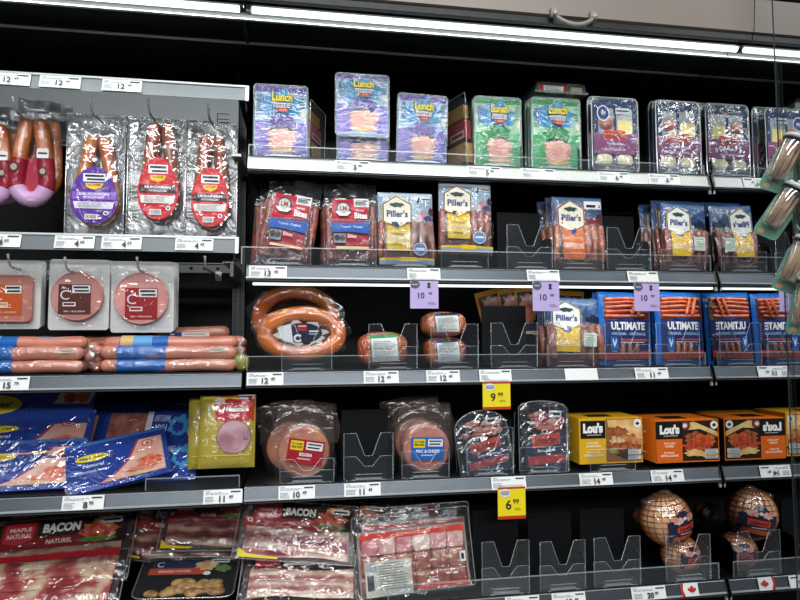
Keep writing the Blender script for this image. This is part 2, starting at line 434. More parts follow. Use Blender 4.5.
def make_shelf(k):
    x0, x1, Y, z = SH[k]; L = x1-x0
    t = thing('cooler_shelf', SHL[k], 'shelf', (x0, Y, EZ+z))
    mb = MB(); mb.box(0, .004, -.018, L, .40, 0, SHB); mb.box(0, -.0035, -.040, L, .012, -.0335, SHB); mb.box(.0, .012, -.040, L, .016, -.018, SHB); mb.build('board', t)
    mb = railmesh(L)
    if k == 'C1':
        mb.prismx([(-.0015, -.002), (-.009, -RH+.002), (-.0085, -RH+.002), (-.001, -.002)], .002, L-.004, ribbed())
    mb.box(0, -.0022, -.0012, L, .0045, .0012, SHB)
    mb.prismx([(-.0105, -RH-.0012), (-.0105, -RH+.0022), (-.0078, -RH+.003), (-.0078, -RH-.0012)], 0, L, RAILE)
    mb.prismx([(-.0018, -.0028), (-.0030, -.0040), (-.0010, -.0040), (0, -.0020)], 0, L, plain('#9a9fa2', .3, .4))
    mb.prismx([(-.0112, -RH-.006), (-.0112, -RH-.0042), (-.006, -RH-.0042), (-.006, -RH-.006)], 0, L, plain('#3a3d40', .4))
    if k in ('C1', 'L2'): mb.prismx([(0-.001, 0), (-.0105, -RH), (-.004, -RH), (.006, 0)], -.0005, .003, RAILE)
    mb.build('price_rail', t)
    if k[0] == 'C':
        # end cap at the mirror end
        mb = MB(); mb.prismx([(0, .002), (-.012, -RH-.004), (-.008, -.046), (.003, -.050), (.012, -.02), (.012, .002)], L+.0002, L+.0035, plain('#0d0e10', .4))
        mb.box(L-.001, -.009, -.052, L+.0032, -.003, -.041, plain('#c9cccc', .3, .3)); mb.build('end_cap', t)
    return t
def guard(k, y, h, x0, x1, t, x2=0):
    # clear riser along the shelf front
    mb = MB(); y -= .0095; mb.box(x0, y, .001, x1, y+.0018, h, PLATE()); mb.build('front_guard', t)
    mb = MB(); mb.box(x0, y-.0006, h, x1, y+.0024, h+.0022, EDGE())
    for xx in (x0, x1-.002): mb.box(xx, y-.0006, .001, xx+.002, y+.0024, h, EDGE())
    mb.build('guard_edge', host(t, ('front_guard',)))
shelf = {}
for k in ('C1', 'C2', 'C3', 'C4', 'C5', 'L3', 'L4', 'L5'): shelf[k] = make_shelf(k)
guard('C1', .010, .026, .0, 1.195, shelf['C1'])
guard('C2', .008, .040, -.012, 1.195, shelf['C2'])
guard('C3', .008, .034, .0, 1.193, shelf['C3'])
guard('C5', .008, .040, .33, 1.190, shelf['C5'])
guard('L4', .008, .026, .835, 1.04, shelf['L4'])
# lamp strip under the second shelf, and white bracket ends
t = shelf['C2']
mb = MB(); mb.box(.015, -.006, -.0475, 1.195, .006, -.0425, glow('#f6fffa', 1.25)); mb.build('lamp_strip', t)
# price rails of the left bay that stand without a shelf board
def bare_rail(z, x1, Y, lb):
    t = thing('hanging_price_rail', lb, 'price rail', (XL, Y, z)); L = x1-XL
    mb = railmesh(L); mb.prismx([(-.0015, -.002), (-.009, -RH-.004), (-.0075, -RH-.004), (0, -.002)], 0, L-.008, plain('#6c7174', .4, .3)); mb.build('rail', t)
    mb = MB(); mb.box(0, -.004, -.0015, L, .010, .003, plain('#d0d4d5', .3, .3)); mb.prismx([(-.003, .002), (-.0115, -RH-.005), (-.006, -RH-.005), (.006, .002)], L-.008, L, plain('#dfe2e2', .3, .2)); mb.build('edge', t)
    mb = MB(); mb.box(0, .010, -.016, L-.006, .02, .0, SHB); mb.box(L-.03, .02, -.012, L-.02, .30, -.002, SHB); mb.box(.03, .02, -.012, .04, .30, -.002, SHB); mb.build('bracket', t)
    return t
bare_rail(EZ+.5954, 0, 0, 'grey price rail with white tags above the hanging sausages, left bay')
bare_rail(EZ+.2311, -.019, 0, 'grey price rail with white tags under the hanging looped sausages in the left bay')
# grey slotted panel behind the hanging sausages
pz0, pz1 = EZ+.505, EZ+.66
t = thing('backboard', 'grey slotted metal backboard behind the hanging sausages, under the top rail', 'backboard', (XL+.01, .20, pz0))
PM = plain('#8b9092', .42, .3); L = -.045-XL-.01
mb = MB(); mb.box(0, 0, 0, L, .012, pz1-pz0, PM); mb.box(0, -.010, -.012, L, .003, 0, plain('#b8bdbe', .35, .3))
dk = plain('#050506', .6)
for i in range(26):
    x = L-.05-i*.042
    if x > 0: mb.box(x, -.0008, .070, x+.027, 0, .0735, dk)
for i in range(30):
    x = L-.03-i*.034
    if x > 0: mb.box(x, -.0108, -.009, x+.010, -.0098, -.003, dk)
for q in (.095, .080, .055): mb.box(L-.055, -.0008, q, L-.025, 0, q+.002, dk)
mb.box(L-.056, -.0008, .055, L-.054, 0, .097, dk)
mb.build('panel', t)
# crossbar with holes above the wieners
z1 = at(200, 267, .25).z
t = thing('hook_crossbar', 'dark grey crossbar with round holes carrying the hooks of the carded bologna', 'crossbar', (XL+.01, .25, z1))
mb = MB(); mb.box(0, 0, -.016, L, .012, .010, plain('#4d5154', .4, .4)); mb.box(0, -.008, .008, L, .002, .0105, plain('#6d7275', .4, .4))
for i in range(28):
    x = L-.02-i*.035
    if x > 0: mb.tube([(x, -.0005, -.004), (x, .0012, -.004)], .0045, dk, 10)
mb.build('bar', t)
# uprights with slots
for xx, lb in ((-.045, 'black slotted upright post between the left and right bays'), (XL+.012, 'black slotted upright post at the far left of the cooler')):
    t = thing('slotted_upright', lb, 'post', (xx, .24, .02))
    mb = MB(); mb.box(-.014, 0, 0, .018, .05, 2.2, plain('#16181a', .4)); mb.build('post', t)
    mb = MB()
    for i in range(105):
        for dx in (-.007, .007): mb.box(dx-.0022, -.0008, 1.0+i*.012*1.02-.0, dx+.0022, .0, 1.0+i*.012*1.02+.0075, dk)
    mb.build('slots', t)
# little bracket ends on the upright
for (px, py, lb) in ((237, 155, 'upper'), (231, 262, 'middle')):
    p = at(px, py, .05)
    t = thing('shelf_bracket', 'small pale metal bracket on the upright between the bays, '+('beside the top shelf' if lb == 'upper' else 'beside the second shelf'), 'bracket', (p.x, .05, p.z))
    mb = MB()
    if lb == 'upper': mb.box(-.012, 0, -.003, .010, .19, .003, plain('#a9adad', .35, .4))
    else:
        mb.box(-.02, 0, -.002, .006, .19, .002, plain('#b9bdbd', .35, .4)); mb.box(-.002, .0, -.035, .006, .19, -.002, plain('#5f6365', .4, .4))
    mb.build('arm', t)
# cooler base below the lowest shelf
slab('wall_front', XL, -.05, 0, XM-.002, -.02, EZ-.84, plain('#1a1b1d', .5))

# ------------------------------------------------------------------ price tags
TAGM = plain('#f1f2f0', .45); INK_ = plain('#17181c', .5); GRY = plain('#7b7e84', .5)
def rail_pt(k, px):
    x0, x1, Y, z = SHR[k]
    # x on the rail at this pixel column
    p = at(px, 300, Y); return p.x
SHR = dict(SH); SHR['L1'] = (XL, 0, 0, .5954)
def rail_x(k, px):
    Y, z = SHR[k][2], SHR[k][3]
    a, b = -1.0, 1.3
    for _ in range(40):
        m_ = (a+b)/2; d = Vector((m_, Y-.005, EZ+z-.015))-CAM
        if 400+FPX*d.dot(cR)/d.dot(cF) < px: a = m_
        else: b = m_
    return a
def price_tag(k, pl, pr, price, label, drop=0, group='white price tags in the rails'):
    xa, xb = rail_x(k, pl), rail_x(k, pr); w = xb-xa; Y, z = SHR[k][2], EZ+SHR[k][3]
    h = .0300
    t = thing('price_tag', label, 'price tag', ((xa+xb)/2, Y-.0118, z-.0315-drop), group=group)
    t.rotation_quaternion = Matrix.Rotation(radians(-14.5), 4, 'X').to_quaternion()
    mb = MB(); mb.box(-w/2, 0, 0, w/2, .0006, h, TAGM); mb.build('card', t)
    sh = [('r', .05, .10, .17, .15, GRY)] + lines(.05, .20, .66, .38, 2, GRY, int(pl), .42) + [('r', .70, .12, .95, .22, INK_)] + lines(.05, .50, .32, .92, 4, GRY, int(pr), .45)
    if price:
        a, b = price
        hw_ = w; n = len(a)*.26*h/hw_
        sh += [('t', a, .62-n*1.15, .44, .9, .90, INK_, {'bold': .03, 'nat': 1}), ('t', b, .655, .42, .9, .66, INK_, {'bold': .03, 'nat': 1})]
    art(t, 'print', sh, w, h, y=-.0002, step=.0001)
    return t
def hang_tag(k, pl, pr, pt, pb, price, style, label, group):
    xa, xb = rail_x(k, pl), rail_x(k, pr); w = xb-xa; Y, z = SHR[k][2], EZ+SHR[k][3]
    yy = Y-.0135; zt = at((pl+pr)/2, pt, yy).z; zb = at((pl+pr)/2, pb, yy).z; h = zt-zb
    t = thing('shelf_talker', label, 'sale tag', ((xa+xb)/2, yy, zb), group=group)
    body = plain('#c4b1e4', .45) if style == 'purple' else plain('#f8e11c', .42)
    mb = MB(); mb.box(-w/2, 0, 0, w/2, .0008, h, body); mb.box(-w/2+.004, -.0002, h, w/2-.004, .0006, h+.006, clear()); mb.build('card', t)
    a, b = price
    if style == 'purple':
        g = plain('#55525c', .5); k_ = plain('#1d1a26', .5)
        sh = [('e', .17, .13, .17, .15, g), ('r', .06, .11, .27, .15, plain('#b9b4c4', .5)), ('r', .62, .06, .70, .26, k_), ('r', .59, .09, .73, .12, k_), ('r', .59, .2, .73, .23, k_),
              ('t', a, .27, .42, .62, .64, k_, {'bold': .015, 'nat': 1}), ('t', b, .65, .41, .90, .51, k_, {'bold': .01, 'nat': 1})] + lines(.62, .78, .92, .88, 2, k_, 3, .3)
    else:
        rd = plain('#c23a1c', .45); k_ = plain('#17150c', .5)
        sh = [('r', 0, 0, 1, .06, rd), ('r', 0, .90, 1, 1, rd), ('e', .26, .18, .19, .13, plain('#eceef2', .4))] + [('r', .12, .12, .40, .15, plain('#7a7f8e', .5)), ('r', .09, .165, .43, .20, plain('#7a7f8e', .5)), ('r', .13, .215, .38, .245, plain('#7a7f8e', .5))] + \
             [('t', a, .28, .40, .52, .70, k_, {'bold': .02, 'nat': 1}), ('t', b, .54, .38, .82, .53, k_, {'bold': .015, 'nat': 1})] + lines(.6, .66, .84, .74, 2, k_, 4, .35)
    art(t, 'print', sh, w, h, y=-.0003, step=.00012)
    return t
def P2(s): a, b = s.split('.'); return (a, b)
TG = [
 ('L1', -14, 31, '12.49', 'white tag reading 12.49 in the top left rail, leftmost'),
 ('L1', 40, 81, '12.49', 'white tag reading 12.49 in the top left rail, middle one'),
 ('L1', 102.5, 142, '12.49', 'white tag reading 12.49 in the top left rail, rightmost'),
 ('L2', -24, 21.5, '4.69', 'white tag reading 4.69 under the hanging sausages, at the left frame edge'),
 ('L2', 55, 95, '4.69', 'white price tag reading 4.69 under the sausage with the purple label'),
 ('L2', 102, 142, '4.69', 'white price tag reading 4.69 between the purple and first red sausage labels'),
 ('L2', 175.5, 213.5, '4.49', 'white price tag reading 4.49 under the rightmost hanging sausage'),
 ('L3', -12, 30, '15.79', 'white price tag reading 15.79 below the long wieners at the left edge'),
 ('L4', 62.5, 104.5, '8.99', 'white price tag reading 8.99 below the blue meat packs'),
 ('L4', 203.5, 242.5, '11.49', 'white price tag reading 11.49 below the gold ham bags'),
 ('C1', 335, 370, '5.99', 'white price tag on the bright top rail below the tallest purple lunch kit'),
 ('C1', 467, 501, '5.99', 'white price tag on the bright top rail below the first green lunch kit'),
 ('C1', 520.5, 555, None, 'plain white tag on the bright top rail below the second green lunch kit'),
 ('C1', 597.5, 629, '6.99', 'white price tag on the bright top rail below the first cheese and cracker tray'),
 ('C1', 648, 679, '6.99', 'white price tag on the bright top rail below the cheese and cracker tray stack'),
 ('C2', 249, 287, '13.49', 'white price tag reading 13.49 below the tilted red meat snack bag'),
 ('C2', 407, 440, None, 'white card above the purple sale tag between the two pale blue snack packs'),
 ('C2', 526.5, 559, None, 'white card above the purple sale tag left of the orange-labelled pack'),
 ('C2', 627, 657.5, None, 'white card above the purple sale tag at the right part of the second shelf'),
 ('C3', 247, 283.5, '12.49', 'white price tag reading 12.49 below the large sausage rings'),
 ('C3', 363.5, 398.5, '12.49', 'white price tag reading 12.49 below the single wrapped sausage coil'),
 ('C3', 426, 459.5, '12.49', 'white price tag reading 12.49 below the two stacked sausage coils'),
 ('C3', 479, 511, None, 'white card above the yellow 9.99 sale tag'),
 ('C3', 564.5, 597, 'blank', 'blank white tag without print on the third rail'),
 ('C3', 634.5, 667.5, '11.49', 'white price tag reading 11.49 below the blue sausage pouches'),
 ('C4', 278.5, 315, '10.49', 'white price tag reading 10.49 below the bologna with red label'),
 ('C4', 344, 380.5, '11.49', 'white price tag reading 11.49 below the empty clear tray next to the bologna'),
 ('C4', 491, 525.5, None, 'white card above the yellow 6.99 sale tag'),
 ('C4', 579, 612, '14.49', 'white price tag reading 14.49 below the yellow meal box'),
 ('C4', 650.5, 683, '14.49', 'white price tag reading 14.49 below the orange meal box'),
 ('C5', 505, 539, '12.49', 'white price tag on the lowest rail, leftmost, below the first empty tray'),
 ('C5', 551.5, 585, '13.49', 'white price tag on the lowest rail below the middle empty trays'),
 ('C5', 631, 665, '20.99', 'white price tag reading 20.99 left of the maple leaf tag'),
]
for k, a, b, pr_, lb in TG:
    if pr_ == 'blank':
        xa, xb = rail_x(k, a), rail_x(k, b)
        t = thing('price_tag', lb, 'price tag', ((xa+xb)/2, SHR[k][2]-.0118, EZ+SHR[k][3]-.0315)); t.rotation_quaternion = Matrix.Rotation(radians(-14.5), 4, 'X').to_quaternion()
        mb = MB(); mb.box(-(xb-xa)/2, 0, 0, (xb-xa)/2, .0006, .030, TAGM); mb.build('card', t)
    else: price_tag(k, a, b, P2(pr_) if pr_ else None, lb)
G = 'purple 10.99 sale tags hanging from the second rail'
hang_tag('C2', 409.5, 437.5, 281, 308.5, ('10', '99'), 'purple', 'purple sale tag reading 10.99 above the stacked sausage coils, leftmost of its kind', G)
hang_tag('C2', 531, 557.5, 282, 311, ('10', '99'), 'purple', 'purple sale tag reading 10.99 in front of the blue pack with yellow label', G)
hang_tag('C2', 632, 657, 283.5, 311, ('10', '99'), 'purple', 'purple sale tag reading 10.99 hanging over the blue sausage pouches', G)
G = 'yellow sale tags hanging from the right bay rails'
hang_tag('C3', 481.5, 509, 382, 409.5, ('9', '99'), 'yellow', 'yellow and red sale tag reading 9.99', G)
hang_tag('C4', 496.5, 524, 487, 519, ('6', '99'), 'yellow', 'yellow and red sale tag reading 6.99', G)
# maple leaf tag
xa, xb = rail_x('C5', 680.5), rail_x('C5', 697.5)
t = thing('flag_tag', 'small red and white tag with a maple leaf on the lowest rail', 'tag', ((xa+xb)/2, SH['C5'][2]-.012, zs('C5')-.0315))
t.rotation_quaternion = Matrix.Rotation(radians(-14.5), 4, 'X').to_quaternion(); w = xb-xa
mb = MB(); mb.box(-w/2, 0, 0, w/2, .0006, .031, TAGM); mb.build('card', t)
def leaf(cu, cv, ru, rv, m):
    pts = [(0, -1), (.2, -.6), (.42, -.7), (.35, -.15), (.65, -.45), (.72, -.25), (1, -.3), (.85, 0), (.98, .12), (.5, .5), (.55, .68), (.08, .6), (.06, 1), (-.06, 1), (-.08, .6), (-.55, .68), (-.5, .5), (-.98, .12), (-.85, 0), (-1, -.3), (-.72, -.25), (-.65, -.45), (-.35, -.15), (-.42, -.7), (-.2, -.6)]
    return ('p', [(cu+x*ru, cv+y*rv) for x, y in reversed(pts)], m)
rd = plain('#c8202a', .45)
art(t, 'print', [('p', [(0, 0), (0, 1), (.22, 1), (.10, .5), (.16, 0)], rd), leaf(.62, .5, .26, .34, rd)], w, .031, y=-.0002, step=.0001)

# ------------------------------------------------------------------ clear divider trays
def tray_bin(k, pl, pr, ptop, label, empty_=False, yoff=.003, style='v', depth=.30, group='clear divider trays on the shelves', side=True):
    Y = SH[k][2]+yoff; z = zs(k)+.0008; c = (pl+pr)/2
    xa, xb = at(pl, 400, Y).x, at(pr, 400, Y).x
    for _ in range(3):
        d = at(pl, ptop, Y); xa = d.x; xb = at(pr, ptop, Y).x
    w = xb-xa; h = max(at(c, ptop, Y).z-z, .02)
    t = thing('divider_tray', label, 'divider tray', ((xa+xb)/2, Y, z), group=group)
    def plate(name, hh, y, notch, dep):
        hw = w/2
        if notch: P = [(-hw, 0), (hw, 0), (hw, hh), (hw*.50, hh), (hw*.16, hh*(1-dep)), (-hw*.16, hh*(1-dep)), (-hw*.50, hh), (-hw, hh)]
        else: P = [(-hw, 0), (hw, 0), (hw, hh), (-hw, hh)]
        mb = MB(); mb.prism(P, y, y+.0015, PLATE()); mb.tube([(p[0], y+.0006, p[1]) for p in P], .0009, EDGE(), 5, closed=True); return mb.build(name, t)
    plate('front_stop', h, 0, style == 'v', .48)
    if style == 'v': plate('inner_stop', h*.50, .004, True, .42)
    mb = MB(); hw = w/2
    mb.box(-hw*.55, -.003, .002, hw*.55, .006, .006, EDGE()); mb.box(-hw*.55, -.003, .014, hw*.55, .0, .0155, EDGE())
    for sx in (-1, 1): mb.box(sx*hw*.62-.005, -.004, .001, sx*hw*.62+.005, .004, .018, PLATE()); mb.box(sx*hw*.62-.005, -.0042, .001, sx*hw*.62+.005, -.0035, .003, EDGE())
    mb.build('clip', host(t, ('front_stop',)))
    mb = MB(); mb.box(-hw, .002, 0, hw, depth, .0014, plain('#101114', .35)); mb.build('floor_plate', t)
    if side:
        mb = MB(); hs = min(h*1.05, .085)
        P = [(.010, .0015), (depth, .0015), (depth, hs), (.045, hs), (.022, hs*.93), (.012, hs*.75)]
        mb.prismx(P, hw+.004, hw+.0056, plain('#0e0f12', .28)); mb.tube([(hw+.0048, p[0], p[1]) for p in (P[0], P[5], P[4], P[3], P[2])], .0012, plain('#1c1e21', .25), 5); mb.build('side_wall', t)
    if empty_:
        mb = MB(); mb.box(-hw*1.02, .075, .004, hw*.98, .079, h*1.42, plain('#0c0d10', .6, 0, .15)); mb.box(-hw*.3, .079, .004, hw*.3, .12, .02, plain('#101114', .4)); mb.build('pusher', t)
    return t
# ------------------------------------------------------------------ products, right bay
def stand(name, label, cat, k, pl, pr, pt, yo=.045, tilt=0, roll=0, yaw=0, group=None, pb=None, zb=None):
    Y = SH[k][2]+yo-(.024 if k[0] == 'C' else 0); c = (pl+pr)/2
    q = at(c, pt, Y); w = wid(pl, pr, pt, Y); q.x = (at(pl, pt, Y).x+at(pr, pt, Y).x)/2
    z0 = at(c, pb, Y).z if pb else (zs(k)+.0025 if zb is None else zb)
    h = (q.z-z0)/cos(radians(tilt))
    t = thing(name, label, cat, (q.x, Y, z0), tilt, roll, yaw, group)
    return t, w, h
INKW = lambda c: ink(c, .2, .55)
# 1 lunch kits -------------------------------------------------------
MEATP = food('#d98a7a', '#f0b9a2', 30, .35); CRK = food('#dca35a', '#f0c987', 60, .6)
def lunch_kit(k, pl, pr, pt, label, green=False, yo=.045, group=None, lean=0, roll=0, stack=0, pb=None, shut=False):
    t, w, h = stand('lunch_kit', label, 'lunch kit', k, pl, pr, pt, yo, lean, roll, 0, group, pb)
    body = '#1f8a48' if green else '#54429c'; bl = '#2f92c8'; lt = '#9db8d6' if not green else '#9ccfae'
    mb = MB(); d = .034
    P = outline(('rr', 0, 0, 1, 1, .06, None))
    mb.prism([((u-.5)*w*.97, (1-v)*h) for u, v in P], .002, d*.25, clear('#f4f8fa', .25, .12, .1, .3, 40))
    mb.prism([((u-.5)*w*.88, (1-v)*h*.94+.03*h) for u, v in P], d*.25, d, plain('#a8adb5' if not green else '#7fb898', .3)); mb.build('tray', t)
    A = [('rr', .015, .015, .985, .985, .05, INKW(lt)), ('r', .03, .02, .97, .10, INKW(body)),
         ('b', .47, .27, .36, .20, INKW(bl)), ('b', .13, .22, .08, .10, INKW('#2b78b8')), ('p', [(.03, .5), (.03, .95), (.34, .95), (.30, .62), (.18, .48)], INKW('#7361bc' if not green else '#34a05c')),
         ('p', [(.97, .5), (.97, .95), (.70, .95), (.74, .64), (.84, .50)], INKW('#7361bc' if not green else '#34a05c')),
         ('b', .52, .52, .27, .13, INKW(body)), ('b', .52, .60, .20, .05, INKW('#15131f'))]
    for i, (cv, rv) in enumerate(((.66, .07), (.735, .075), (.81, .07))): 
        A += [('b', .52, cv+.012, .255-.015*i, rv, food('#b8645a', '#c87868', 30, .35)), ('b', .52, cv, .25-.015*i, rv, MEATP)]
    A += [('b', .52, .885, .24, .035, CRK)]
    A += lines(.05, .14, .15, .44, 8, INKW('#44506a'), 3, .4) + lines(.86, .14, .95, .34, 5, INKW('#39424e'), 5, .5)
    A += [('r', .87, .36, .95, .44, INKW('#e4dcc8'))]
    kk = INKW('#13294a'); yl = INKW('#f6e23c')
    A += [('t', 'Lunch', .315, .115, .725, .245, kk, {'bold': .075}), ('t', 'Lunch', .33, .12, .71, .235, yl, {'bold': .03}), ('t', 'mate', .35, .235, .69, .335, kk, {'bold': .06}), ('t', 'mate', .365, .243, .675, .325, INKW('#f4f6fa'), {'bold': .005}),
          ('e', .53, .352, .10, .026, INKW('#c2382c')), ('t', 'HAM', .47, .34, .59, .362, INKW('#f5e8d0'))]
    art(t, 'printed_film', A, w, h, y=.0018)
    rimtube(t, 'rim', w, h, .06, .0014, RIM(), y=.001)
    mb = MB(); mb.grid(lambda a, b: ((a-.5)*w*.95, -.0055-.0018*mnoise.noise(Vector((a*5, b*6, pl))), b*h*.95+h*.025), 10, 12, clear('#ffffff', .0, .17, .09, 1.0, 22, stretch=(1, 1, 2.2))); mb.build('film', t)
    return t
G1 = 'purple lunch kits on the top shelf'; G2 = 'green lunch kits on the top shelf'
lunch_kit('C1', 254, 308, 85, 'purple and blue lunch kit at the left end of the top shelf', yo=.050, group=G1)
lunch_kit('C1', 337, 389, 112, 'purple lunch kit low in the clear tray, below the tallest standing kit', yo=.062, group=G1)
lunch_kit('C1', 335.5, 389, 74, 'tallest purple lunch kit, standing on another kit', yo=.043, group=G1, pb=136)
lunch_kit('C1', 396, 446, 94.5, 'purple lunch kit behind a notched clear stop, left of the green kits', yo=.050, group=G1, roll=1.5)
lunch_kit('C1', 474, 521, 97, 'green lunch kit, left one of the two at the front', True, .050, G2)
lunch_kit('C1', 472, 519, 99, 'green lunch kit behind the left green kit', True, .092, G2)
lunch_kit('C1', 531, 580, 98, 'green lunch kit at the front under the flat-lying tray', True, .050, G2)
lunch_kit('C1', 528, 576, 100, 'green lunch kit, second in the right green row', True, .092, G2)
lunch_kit('C1', 525, 573, 101.5, 'green lunch kit, third in the right green row', True, .134, G2)
def side_kit(pl, pr, pt, label, c1, c2, tiltx, yaw, roll):
    t, w, h = stand('cracker_tray', label, 'lunch kit', 'C1', pl, pr, pt, .10, 0, roll, yaw, 'lunch kits turned edge-on')
    w = .100; d = .028
    mb = MB(); P = [(-w/2, 0), (w/2, 0), (w/2, h*.82), (w/2-.02, h), (-w/2, h)]
    mb.prism(P, 0, .0015, clear('#f4f6f6', .03, .05, .1)); mb.prism([(x*.9, .006+z*.93) for x, z in P], .0015, d, clear('#f0f3f4', .03, .05, .1)); mb.build('tray', t)
    mb = MB()
    for i in range(9): mb.box(-w*.40, .005+i*.003, h*.10, w*.36, .0072+i*.003, h*.36, CRK)
    mb.build('crackers', t)
    mb = MB(); mb.box(-w*.40, .005, h*.42, w*.36, .026, h*.66, plain(c1, .4)); mb.build('meat_pack', t)
    mb = MB(); mb.box(-w*.40, .008, h*.70, w*.30, .024, h*.88, plain(c2, .4)); mb.build('cheese_pack', t)
    art(t, 'label', [('r', .25, .48, .85, .58, INKW('#e8d8d4')), ('r', .3, .5, .8, .55, INKW('#b02a30'))], w, h, y=.0045)
    rimtube(t, 'rim', w, h, .06, .0012, RIM(), y=.0)
    return t
side_kit(304, 330, 106, 'clear lunch tray turned edge-on with red pouch and cheese, between the first purple kits', '#d0585c', '#d99a3e', 0, 66, 3)
side_kit(444, 466, 98, 'clear lunch tray turned edge-on with crackers and red pouch, left of the green kits', '#c0363a', '#dba04a', 0, -68, -2)
# tray lying on the green stack
p = at(556, 99, .09)
t = thing('sandwich_tray', 'clear tray with red edged label lying flat on top of the green lunch kits', 'tray', (p.x, .055, p.z+.001))
w = wid(530, 582, 92, .055); mb = MB()
mb.prism([(-w/2, 0), (w/2, 0), (w/2-.008, .030), (-w/2+.006, .030)], 0, .11, clear('#f0f2f2', .18, .18, .1)); mb.build('tray', t)
mb = MB(); mb.box(-w*.40, .006, .004, w*.12, .09, .024, plain('#a3242a', .35)); mb.build('meat_pack', t)
mb = MB(); mb.box(w*.20, .006, .004, w*.42, .09, .022, food('#efe0a0', '#f7eebe', 30)); mb.build('cheese', t)
art(t, 'label', [('r', .08, .25, .62, .95, INKW('#b02a30')), ('r', .16, .3, .54, .92, INKW('#f0efec'))] + lines(.18, .35, .52, .88, 4, INKW('#8a8c90'), 9), w, .028, y=-.0005)
t2 = rimtube(t, 'rim', w*1.02, .004, .3, .0014, RIM(), y=-.003, z0=0)

# 2 cheese and cracker trays ----------------------------------------
CHE = food('#e8d276', '#f2e39c', 25, .4); CHP = food('#e8d7a4', '#f3e8c4', 50, .6)
def cheese_tray(pl, pr, pt, yo, label, glare=False, roll=0, full=True):
    t, w, h = stand('cheese_tray', label, 'snack tray', 'C1', pl, pr, pt, yo, 0, roll, 0, 'cheese and cracker trays on the top shelf')
    mb = MB(); P = outline(('rr', 0, 0, 1, 1, .09, None))
    mb.prism([((u-.5)*w, (1-v)*h) for u, v in P], 0, .0012, clear('#eef2f6', .10, .14, .08))
    mb.prism([((u-.5)*w*.90, (1-v)*h*.94+.03*h) for u, v in P], .002, .030, clear('#dfe4ec', .20, .10, .12, .6, 30, '#8e98a8')); mb.build('tray', t)
    if full:
        sh = [('rr', .05, .03, .95, .50, .05, INKW('#2a3c68')), ('rr', .14, .14, .47, .50, .03, INKW('#9aa2ae')), ('rr', .53, .14, .88, .50, .03, INKW('#a8aeb6'))]
        art(t, 'upper_print', sh, w, h, y=-.0002)
        mb = MB(); mb.tube([(-w*.20, .0, h*.66), (-w*.20, -.0035, h*.66)], w*.15, food('#a86058', '#cf8d80', 40), 22); mb.build('meat_slices', t)
        mb = MB(); mb.box(w*.05, -.0035, h*.52, w*.36, .0, h*.70, CHE); mb.build('cheese', t)
        for sx in (-.24, .20):
            mb = MB(); mb.ellipsoid((sx*w, -.0005, h*.175), (w*.17, .004, h*.075), CHP, 16, 8, 0, .7); mb.build('cracker', t)
        A = [('r', .02, .48, .98, .76, INKW('#8c4a78')), ('rr', .24, .44, .72, .57, .02, INKW('#cf4a30')), ('t', 'Schneiders', .27, .465, .69, .55, INKW('#6a1820'), {'bold': .02}),
             ('t', 'Turkey bites', .30, .60, .66, .645, INKW('#f4ecf2'), {'bold': .02}), ('t', 'Bouchees dinde', .26, .67, .70, .71, INKW('#e8d8e4'))]
        if not glare: A += [('e', .235, .22, .135, .105, INKW('#e6eaf2')), ('e', .235, .22, .115, .09, INKW('#27407c')), ('t', 'W', .18, .19, .29, .25, INKW('#e6eaf2'), {'bold': .03}), ('rr', .50, .14, .80, .22, .01, INKW('#cfd4d8')), ('r', .52, .17, .78, .19, INKW('#3a4048'))]
        art(t, 'label', A, w, h, y=-.0042)
        mb = MB(); mb.grid(lambda a, b: ((a-.5)*w*.94, -.006-.004*mnoise.noise(Vector((a*4, b*4, pl))), b*h*.95+h*.025), 10, 12, clear('#ffffff', .02, .34 if glare else .12, .08, 1.0 if glare else .5, 20)); mb.build('film', t)
    rimtube(t, 'rim', w, h, .09, .0019 if glare else .0015, clear('#ffffff', .55, .3, .1, 0, 1, '#eef2f4'), y=-.001)
    return t
cheese_tray(591, 637, 98, .045, 'clear snack tray with round navy badge, cheese and pink label band')
cheese_tray(587, 633, 98, .082, 'clear snack tray behind the one with the round navy badge', True)
cheese_tray(655, 699, 101.5, .045, 'clear snack tray with strong film glare at the right end of the top shelf', True)
cheese_tray(652, 698, 102, .079, 'clear snack tray second in the rightmost stack', True)
cheese_tray(648, 694, 103, .113, 'clear snack tray third in the rightmost stack', True)

